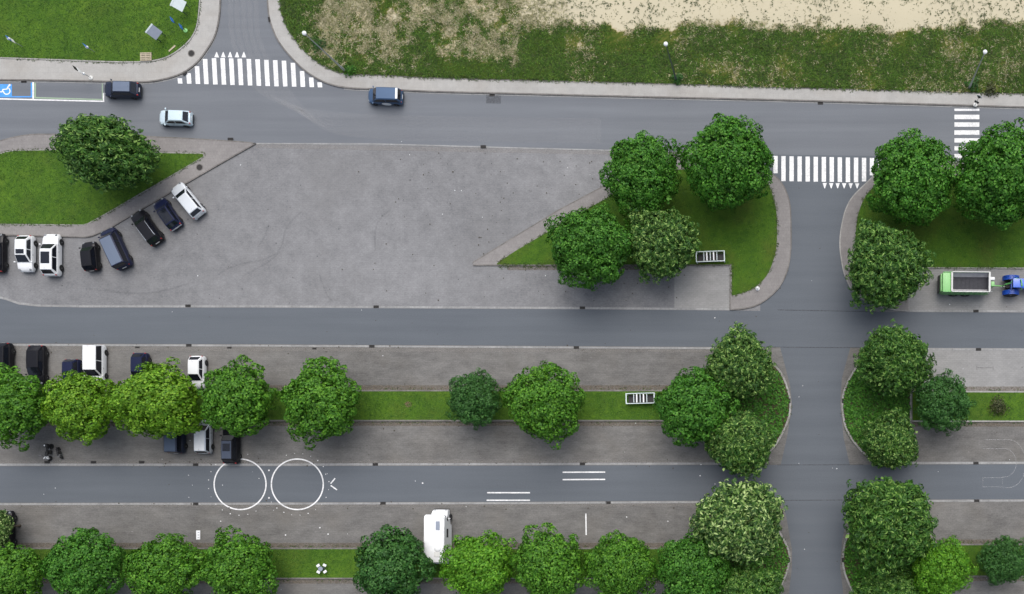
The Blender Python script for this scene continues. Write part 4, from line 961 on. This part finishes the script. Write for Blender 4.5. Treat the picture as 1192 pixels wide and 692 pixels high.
# ---- trailer and tractor
def trailer():
    cx, cy = G(1121, 333.5, 0.3)
    t = thing('farm_trailer', 'green farm trailer with an open white rimmed hopper behind the tractor', 'trailer', (cx, cy, 0.017), R(-0.5))
    L, W, z0, z1 = 5.3, 2.3, 1.05, 2.6
    bm = bmesh.new()
    for s in (1, -1): box(bm, (0, s * (W / 2 - .03), (z0 + z1) / 2), (L, .06, z1 - z0), 0, .01)
    for k in range(9):
        for s in (1, -1): box(bm, (-2.3 + k * .57, s * (W / 2 + .035), (z0 + z1) / 2 - .05), (.08, .07, z1 - z0 - .2), 0, .01)
    obj('hopper_wall', bm, M['green_paint'], t)
    bm = bmesh.new()
    for s in (1, -1): box(bm, (.50, s * (W / 2 - .03), z1 + .05), (L - 1.0, .10, .09), 0, .02)
    for x, wd in ((-1.68, .20), (L / 2 - .06, .22)): box(bm, (x, 0, z1 + .047), (wd, W - .13, .09), 0, .02)
    obj('hopper_rim', bm, M['concrete'], t)
    bm = bmesh.new(); box(bm, (.5, 0, z0 + .75), (L - 1.1, 1.44, .05))
    for k in range(9): box(bm, (-1.4 + k * .47, 0, z0 + .79), (.07, 1.4, .03))
    obj('hopper_floor', bm, M['dark_load'], t)
    for s in (1, -1):
        bm = bmesh.new(); bm.faces.new([bm.verts.new(p) for p in ((-1.6, s * (W / 2 - .07), z1 - .25), (L / 2 - .15, s * (W / 2 - .07), z1 - .25), (L / 2 - .15, s * .70, z0 + .80), (-1.6, s * .70, z0 + .80))]); obj('hopper_slope', bm, M['grey_steel'], t)
    bm = bmesh.new(); box(bm, (L / 2 - .04, 0, (z0 + z1) / 2), (.06, W - .15, z1 - z0)); obj('front_board', bm, M['grey_steel'], t)
    bm = bmesh.new(); box(bm, (-2.25, 0, 1.65), (.95, W - .05, 1.75), 0, .1); box(bm, (-2.82, 0, 1.5), (.16, W - .3, 1.4), 0, .04); obj('tailgate', bm, M['pale_green'], t, True)
    bm = bmesh.new(); box(bm, (-2.97, 0, 1.1), (.12, W - .35, .9), 0, .03); obj('rear_spreader', bm, M['black'], t)
    bm = bmesh.new()
    for s in (1, -1): box(bm, (0.1, s * .55, .88), (L, .16, .24))
    for x in (-2, -.6, .8, 2.3): box(bm, (x, 0, .86), (.14, W - .4, .18))
    obj('chassis', bm, M['green_paint'], t)
    for x in (-1.2, .2):
        for s in (1, -1): wheel(t, x, s * .98, .52, .34, s)
    bm = bmesh.new(); tube(bm, [(2.7, 0, .85), (3.5, 0, .72), (4.5, 0, .60)], [.11, .09, .07], 8); obj('drawbar', bm, M['pale_green'], t)
    bm = bmesh.new(); box(bm, (3.15, 0, 1.3), (.4, .55, .85), 0, .05); obj('gearbox_guard', bm, M['pale_green'], t, True)
    bm = bmesh.new(); box(bm, (3.05, .62, 1.55), (.65, .34, .3), 0, .04); obj('toolbox', bm, M['white_plastic'], t)
    bm = bmesh.new(); tube(bm, [(2.85, -.7, .1), (2.9, -.7, 1.0)], .05, 8); box(bm, (2.88, -.7, .06), (.3, .3, .04)); tube(bm, [(2.85, -.75, 1.0), (3.3, -.75, 1.1)], .04, 6); obj('parking_jack', bm, M['steel'], t)
trailer()

def tractor():
    cx, cy = G(1176.5, 333.5, 0.8)
    t = thing('tractor', 'blue tractor coupled in front of the green trailer at the right edge', 'tractor', (cx, cy, 0.017), R(-0.5))
    for s in (1, -1):
        wheel(t, 0, s * .86, .85, .46, s); wheel(t, 2.55, s * .80, .60, .36, s)
        bm = bmesh.new(); k = 9; ra = []
        for q in range(k):
            a = R(12 + q * 168 / (k - 1)); r = .98
            ra.append([bm.verts.new((r * math.cos(a) - .02, s * y, .85 + r * math.sin(a) * (1 if y < 1 else .97))) for y in (.58, .62, 1.04, 1.10)])
        for a, b in zip(ra, ra[1:]):
            for j in range(3): bm.faces.new((a[j], a[j + 1], b[j + 1], b[j]))
        r = bmesh.ops.solidify(bm, geom=bm.faces[:], thickness=.04); obj('rear_fender', bm, M['blue_paint'], t, True, 30)
        bm = bmesh.new(); box(bm, (-.80, s * .93, 1.15), (.06, .30, .16), 0, .02); obj('tail_light', bm, M['lamp'], t)
    bm = bmesh.new(); box(bm, (1.95, 0, 1.20), (1.75, .78, .72), 0, .12); obj('bonnet', bm, M['blue_paint'], t, True)
    bm = bmesh.new(); box(bm, (.45, 0, 1.2), (1.2, .98, .9), 0, .05); obj('cab_base', bm, M['blue_paint'], t, True)
    bm = bmesh.new(); box(bm, (.48, 0, 2.0), (1.10, .96, .80), 0, .06); obj('cab_glass', bm, M['glass'], t, True)
    bm = bmesh.new(); box(bm, (.48, 0, 2.46), (1.22, 1.02, .14), 0, .05); obj('cab_roof', bm, M['blue_paint'], t, True)
    bm = bmesh.new()
    for x in (.02, .95):
        for s in (1, -1): tube(bm, [(x, s * .5, 1.6), (x, s * .48, 2.4)], .035, 6)
    obj('cab_pillar', bm, M['black'], t)
    bm = bmesh.new(); box(bm, (1.1, 0, .72), (3.4, .5, .42), 0, .05); obj('chassis', bm, M['black'], t)
    bm = bmesh.new(); tube(bm, [(1.45, -.48, 1.3), (1.45, -.48, 2.5)], .05, 8); obj('exhaust_pipe', bm, M['steel'], t)
    bm = bmesh.new(); tube(bm, [(-.9, .02, .7), (-.75, .05, 1.5), (-.3, .12, 1.9), (.05, .5, 2.2), (.45, .62, 2.15), (.75, .3, 2.62), (.85, -.3, 2.62), (.9, -.62, 2.0)], .085, 8); obj('hose_arm', bm, M['green_paint'], t, True)
    bm = bmesh.new(); box(bm, (-.85, 0, .55), (.5, .12, .10)); obj('hitch', bm, M['steel'], t)
tractor()

# ---- motorcycles
def bike(name, label, px, py, rz, sc, top_case, fairing):
    t = thing(name, label, 'motorcycle', (*G(px, py, 0.3), 0.01), R(rz), 'motorcycles on the paving')
    t.scale = (sc, sc, sc)
    for x in (.70, -.70):
        bm = bmesh.new(); lathe(bm, [(.22, -.05), (.29, -.065), (.315, -.03), (.315, .03), (.29, .065), (.22, .05)], 20, 'Y', (x, 0, .315)); o = obj('wheel', bm, M['tyre'], t, True)
        bm = bmesh.new(); lathe(bm, [(.22, -.03), (.05, -.045), (.05, .045), (.22, .03)], 12, 'Y', (x, 0, .315)); obj('rim', bm, M['rim'], o, True)
    bm = bmesh.new(); tube(bm, [(-.70, .09, .32), (-.1, .09, .45), (.25, .07, .75), (.48, 0, .95)], .035, 6); tube(bm, [(-.70, -.09, .32), (-.1, -.09, .45), (.25, -.07, .75), (.48, 0, .95)], .035, 6); obj('frame', bm, M['black'], t, True)
    bm = bmesh.new(); box(bm, (-.02, 0, .42), (.48, .34, .36), 0, .07); obj('engine', bm, M['iron'], t, True)
    bm = bmesh.new(); box(bm, (.16, 0, .84), (.50, .32, .24), 0, .09, -.1); obj('fuel_tank', bm, M['black'], t, True)
    bm = bmesh.new(); box(bm, (-.38, 0, .80), (.66, .28, .11), 0, .045, .06); obj('seat', bm, M['tyre'], t, True)
    bm = bmesh.new(); tube(bm, [(.70, .10, .315), (.52, .09, .98)], .03, 6); tube(bm, [(.70, -.10, .315), (.52, -.09, .98)], .03, 6); obj('fork', bm, M['chrome'], t, True)
    bm = bmesh.new(); tube(bm, [(.32, .42, 1.02), (.46, .22, 1.06), (.48, -.22, 1.06), (.32, -.42, 1.02)], .018, 6); obj('handlebar', bm, M['black'], t, True)
    bm = bmesh.new(); lathe(bm, [(.02, .0), (.10, .02), (.11, .10), (.02, .15)], 12, 'X', (.58, 0, .88)); obj('headlight', bm, M['lamp'], t, True)
    for s in (1, -1):
        bm = bmesh.new(); box(bm, (.42, s * .46, 1.16), (.03, .14, .09), 0, .01); obj('mirror', bm, M['chrome'], t)
    bm = bmesh.new(); tube(bm, [(.1, -.17, .30), (-.5, -.19, .32), (-.85, -.19, .42)], [.03, .05, .055], 8); obj('exhaust_pipe', bm, M['chrome'], t, True)
    bm = bmesh.new(); box(bm, (-.82, 0, .68), (.30, .17, .05), 0, .02, .4); obj('rear_mudguard', bm, M['black'], t, True)
    if fairing:
        bm = bmesh.new(); box(bm, (.62, .14, .80), (.36, .10, .30), .5, .04); box(bm, (.62, -.14, .80), (.36, .10, .30), -.5, .04); obj('fairing', bm, M['white_plastic'], t, True)
    if top_case:
        bm = bmesh.new(); box(bm, (-.78, 0, 1.0), (.42, .46, .32), 0, .09); o = obj('top_case', bm, M['black'], t, True)
        bm = bmesh.new(); box(bm, (-.78, -.1, 1.165), (.18, .14, .02), 0, .005); obj('case_badge', bm, M['white_plastic'], o)
bike('motorcycle', 'larger black motorcycle with white fairing and a top case', 59, 527, -96, 1.0, True, True)
bike('motorcycle', 'slim dark motorcycle without a top case', 69.5, 527.5, -72, .72, False, False)

# ---------------------------------------------------------------- street furniture
def lamp(label, px, py, h=8.7, m=None):
    t = thing('street_lamp', label, 'street lamp', (*G(px, py), 0.1), 0, 'street lamps along the meadow')
    bm = bmesh.new(); lathe(bm, [(.14, -.1), (.14, .9), (.10, 1.0), (.075, 4), (.05, h - .3)], 12); obj('pole', bm, m or M['steel'], t, True)
    bm = bmesh.new(); lathe(bm, [(.05, h - .32), (.12, h - .28), (.15, h - .2), (.20, h - .02), (.21, h + .08)], 18); obj('lamp_bowl', bm, M['steel'], t, True)
    bm = bmesh.new(); lathe(bm, [(.22, h + .06), (.235, h + .12), (.19, h + .20), (.08, h + .26), (.01, h + .27)], 18); obj('lamp_cap', bm, M['white_plastic'], t, True)
lamp('dark poled street lamp at the meadow edge, middle one of the three', 787.5, 94.5, m=M['dark_steel'])
lamp('grey street lamp at the meadow edge by the small zebra crossing', 1128, 103)
lamp('grey street lamp on the bend right of the left zebra crossing', 402, 83)

def frame_rack(label, px, py, rz):
    t = thing('barred_frame', label, 'frame', (*G(px, py, .8), 0.11), R(rz), 'white barred frames on the grass')
    L, W, z = 3.35, 1.24, .85
    bm = bmesh.new()
    for s in (1, -1): box(bm, (0, s * (W / 2 - .045), z), (L - .24, .09, .07), 0, .012)
    for s in (1, -1): box(bm, (s * (L / 2 - .06), 0, z + .003), (.12, W, .074), 0, .012)
    obj('top_frame', bm, M['white_metal'], t)
    for x, wd in ((-.74, .08), (-.40, .15), (0, .09), (.38, .15), (.76, .08)):
        bm = bmesh.new(); box(bm, (x, 0, z - .01), (wd, W - .29, .06), 0, .01); obj('cross_bar', bm, M['white_plastic'] if wd > .12 else M['white_metal'], t)
    for x in (-1, 1):
        for y in (-1, 1):
            bm = bmesh.new(); box(bm, (x * (L / 2 - .09), y * (W / 2 - .09), z / 2 - .02), (.12, .12, z - .08)); obj('leg', bm, M['white_metal'], t)
    bm = bmesh.new(); box(bm, (0, 0, .16), (L - .4, W - .3, .06), 0, .01)
    for s in (1, -1): box(bm, (0, s * (W / 2 - .09), .38), (L - .4, .03, .40))
    obj('interior_dark_tray', bm, M['black'], t)  # black tray added to darken the inside of the frame
frame_rack('white barred frame standing at the head of the pale paved bay', 827, 299, 2)
frame_rack('white barred frame in the middle grass strip left of a deep green tree', 745.5, 464, 1.5)

def seat_cluster():
    t = thing('seat_table', 'small outdoor table with four white seats on the bottom grass strip', 'table', (*G(375.5, 662, .3), 0.11), R(8)); t.scale = (.86, .86, .95)
    bm = bmesh.new(); lathe(bm, [(.05, .66), (.30, .68), (.32, .71), (.30, .73), (.02, .735)], 16); obj('tabletop', bm, M['slate_panel'], t, True)
    bm = bmesh.new(); lathe(bm, [(.22, .0), (.20, .03), (.06, .05), (.05, .68)], 12); obj('pedestal', bm, M['dark_steel'], t, True)
    for k in range(4):
        a = R(40 + 90 * k); c, s = math.cos(a), math.sin(a)
        bm = bmesh.new(); tube(bm, [(.05 * c, .05 * s, .25), (.58 * c, .58 * s, .25), (.60 * c, .60 * s, .42)], .03, 6); obj('arm', bm, M['dark_steel'], t)
        bm = bmesh.new(); box(bm, (.62 * c, .62 * s, .45), (.34, .46, .06), a + .25 * (-1) ** k, .025); obj('seat', bm, M['white_plastic'], t, True)
seat_cluster()

def info_board(label, px, py, rz, w_, d_, face, h=1.5):
    t = thing('notice_board', label, 'notice board', (*G(px, py, h), 0.135), R(rz), 'notice boards on the lawn')
    bm = bmesh.new(); box(bm, (0, 0, h), (d_, w_, .06), 0, .01, R(38)); obj('panel', bm, face, t)
    bm = bmesh.new(); box(bm, (-d_ / 2 * math.cos(R(38)) - .02, 0, h + d_ / 2 * math.sin(R(38)) + .02), (.16, w_ + .06, .10), 0, .015, R(38)); obj('top_edge', bm, M['white_metal'], t)
    for s in (1, -1):
        bm = bmesh.new(); tube(bm, [(0, s * w_ * .36, -.05), (0, s * w_ * .36, h - .03)], .045, 8); obj('post', bm, M['dark_steel'], t)
info_board('slate grey slanted notice board with a white upper edge on the lawn', 180.5, 38.5, -38, 1.2, 1.1, M['slate_panel'])
info_board('white slanted notice board near the top edge of the photo', 209, 5.5, -24, 1.25, 1.15, M['white_metal'], 1.7)

def sign_post(label, px, py, h, plates, rz=0, foot=None, pole=None):
    """plates: (height, material, kind)"""
    t = thing('sign_post', label, 'sign', (*G(px, py), 0.12), R(rz), 'sign posts beside the roads')
    bm = bmesh.new(); lathe(bm, [(.035, -.1), (.035, h), (.01, h + .03)], 10); obj('post', bm, pole or M['steel'], t, True)
    for z, m, kd in plates:
        bm = bmesh.new()
        if kd == 'disc': lathe(bm, [(.02, .035), (.33, .037), (.33, .06), (.02, .062)], 20, 'X', (0, 0, z))
        elif kd == 'ball': lathe(bm, [(.01, -.16), (.12, -.12), (.17, 0), (.12, .12), (.01, .16)], 12, 'Z', (0, 0, z))
        else: box(bm, (.05, 0, z), (.03, .55, .5), 0, .01)
        o = obj('sign_plate', bm, m, t)
    if foot:
        bm = bmesh.new(); lathe(bm, [(.24, -.02), (.25, .05), (.2, .09), (.01, .1)], 12); obj('footing', bm, foot, t, True)
sign_post('sign post with a concrete foot on the pavement above the marked parking bay', 107, 91.5, 2.5, [(2.4, M['black'], 'square'), (1.75, M['white_plastic'], 'square'), (1.1, M['white_plastic'], 'ball')], 30, M['concrete'])
sign_post('sign post with a round white plate on the pavement above the small zebra crossing', 1135, 123, 2.5, [(2.2, M['white_plastic'], 'disc'), (2.22, M['black'], 'ball'), (.7, M['black'], 'square')], 60, M['concrete'])
sign_post('blue and white sign post on the upper left lawn near the left edge', 28, 55.5, 2.2, [(2.0, M['blue_sign'], 'square'), (1.5, M['white_plastic'], 'square'), (1.95, M['white_plastic'], 'ball')], 35)
sign_post('short sign post with a blue and white plate on the lawn above the parking bay', 111.5, 61.5, 1.6, [(1.45, M['blue_sign'], 'square'), (1.2, M['white_plastic'], 'ball')], 40)
sign_post('dark slim sign post with a pale green foot between the two notice boards', 217, 36.5, 2.6, [(2.4, M['blue_sign'], 'square'), (.9, M['blue_sign'], 'square')], 20, M['pale_green'], M['dark_steel'])
sign_post('low white marker post on the lawn beside the curved pavement of the side road', 882, 336.5, .6, [(.45, M['white_plastic'], 'ball')], 0, M['white_plastic'], M['white_plastic'])

t = thing('wooden_pallet', 'wooden pallet lying at the edge of the upper left lawn', 'pallet', (*G(171.5, 67.3), 0.137), R(1))
for y in (-.40, -.2, 0, .2, .40):
    bm = bmesh.new(); box(bm, (0, y, .13), (1.3, .13, .025), 0, .004); obj('deck_board', bm, M['wood'], t)
for x in (-.58, 0, .58):
    bm = bmesh.new(); box(bm, (x, 0, .06), (.10, .9, .11), 0, .004); obj('bearer', bm, M['wood'], t)
o = obj('timber_plank', (lambda b: (box(b, (0, 0, .03), (1.0, .17, .05), 0, .008), b)[1])(bmesh.new()), M['wood'])
o.location = (*G(201.5, 57.5), .14); o.rotation_euler = (0, 0, R(42)); tag(o, 'short pale plank on the lawn edge between the pallet and the curved pavement', 'plank')
bm = bmesh.new(); box(bm, (0, 0, .03), (.46, 1.05, .05), 0, .01)
t = obj('paper_board', bm, M['white_plastic']); t.location = (*G(231, 623), .01); tag(t, 'small white board lying on the paving above the bottom row of trees', 'board')
for y in (-.3, 0, .3):
    bm = bmesh.new(); box(bm, (.05, y, .06), (.2, .07, .008)); obj('printed_mark', bm, M['slate_panel'], t)

def manhole(label, px, py, z):
    t = thing('manhole_cover', label, 'manhole cover', (*G(px, py), z), 0, 'manhole covers in the pavements')
    bm = bmesh.new(); lathe(bm, [(.42, -.02), (.42, .006), (.33, .008), (.33, .004)], 24); obj('frame', bm, M['kerb_dark'], t)
    bm = bmesh.new(); lathe(bm, [(.32, -.02), (.32, .010), (.02, .012)], 24); obj('lid', bm, M['iron'], t)
manhole('round manhole cover on the curved pavement by the left zebra crossing', 223.5, 63, .121)
manhole('round manhole cover on the pavement above the silver white car', 233, 195.5, .121)

def drain(label, px, py, z=0.017, rz=0, wd=.62, dp=.30):
    t = thing('drain_grate', label, 'drain', (*G(px, py), z), R(rz), 'drain grates in the gutters')
    bm = bmesh.new()
    for s in (1, -1): box(bm, (0, s * (dp / 2 - .02), .006), (wd, .04, .022)); box(bm, (s * (wd / 2 - .02), 0, .006), (.04, dp - .085, .022))
    obj('frame', bm, M['iron'], t)
    bm = bmesh.new(); box(bm, (0, 0, .002), (wd - .09, dp - .09, .004))
    for k in range(7): box(bm, (-wd / 2 + .09 + k * (wd - .18) / 6, 0, .010), (.03, dp - .09, .012))
    obj('grate', bm, M['iron'], t)
ords = ['first', 'second', 'third', 'fourth', 'fifth', 'sixth']
rows = [('upper edge of the middle road', [(219, 356.3), (438, 357.4), (678, 358.6), (1136, 362.4)], .02),
        ('lower edge of the middle road', [(220, 402.2), (433, 403.4), (671, 404.8), (1139, 407)], .02),
        ('upper edge of the lower road', [(55, 538.4), (109, 538.4), (165, 538.4), (228, 541.2), (437, 540.8), (678, 540.2), (1136, 539.4)], .02),
        ('lower edge of the lower road', [(228, 586.8), (446, 586), (708, 585.4), (1137, 583.2)], .02),
        ('upper kerb of the main road', [(28, 95.2), (573, 110.7), (955, 120.6)], .02),
        ('lower edge of the main road', [(269, 162.6), (563, 171.3)], .13)]
for nm, ps, z in rows:
    for k, (x, y) in enumerate(ps):
        wh = ords[k] + ' from the left' if k < len(ps) - 1 or len(ps) == 2 else 'farthest right'
        drain('dark drain grate on the ' + nm + ', ' + wh, x, y, z)
for lb, x, y, rz in (('in the kerb bend left of the left zebra crossing', 216, 86.5, 30), ('in the kerb on the right of the upper side road', 314, 23.5, 100), ('at the right rim of the upper left rounded island', 919.3, 467, 90),
                     ('at the left rim of the upper right rounded island', 981, 467, 90), ('at the right rim of the lower left rounded island', 918.6, 652, 90), ('at the left rim of the lower right rounded island', 981, 652, 90)):
    drain('dark drain grate ' + lb, x, y, .15 if 'rim' in lb else .125, rz, .55, .22)
for lb, x, y in (('dark drain cover on the paving right of the white van', 160, 404.6), ('dark drain cover on the paving right of the white hatchback', 267, 405), ('dark drain cover below the left end of the middle road gutter', 366, 406), ):
    drain(lb, x, y, .006, 0, .5, .2)
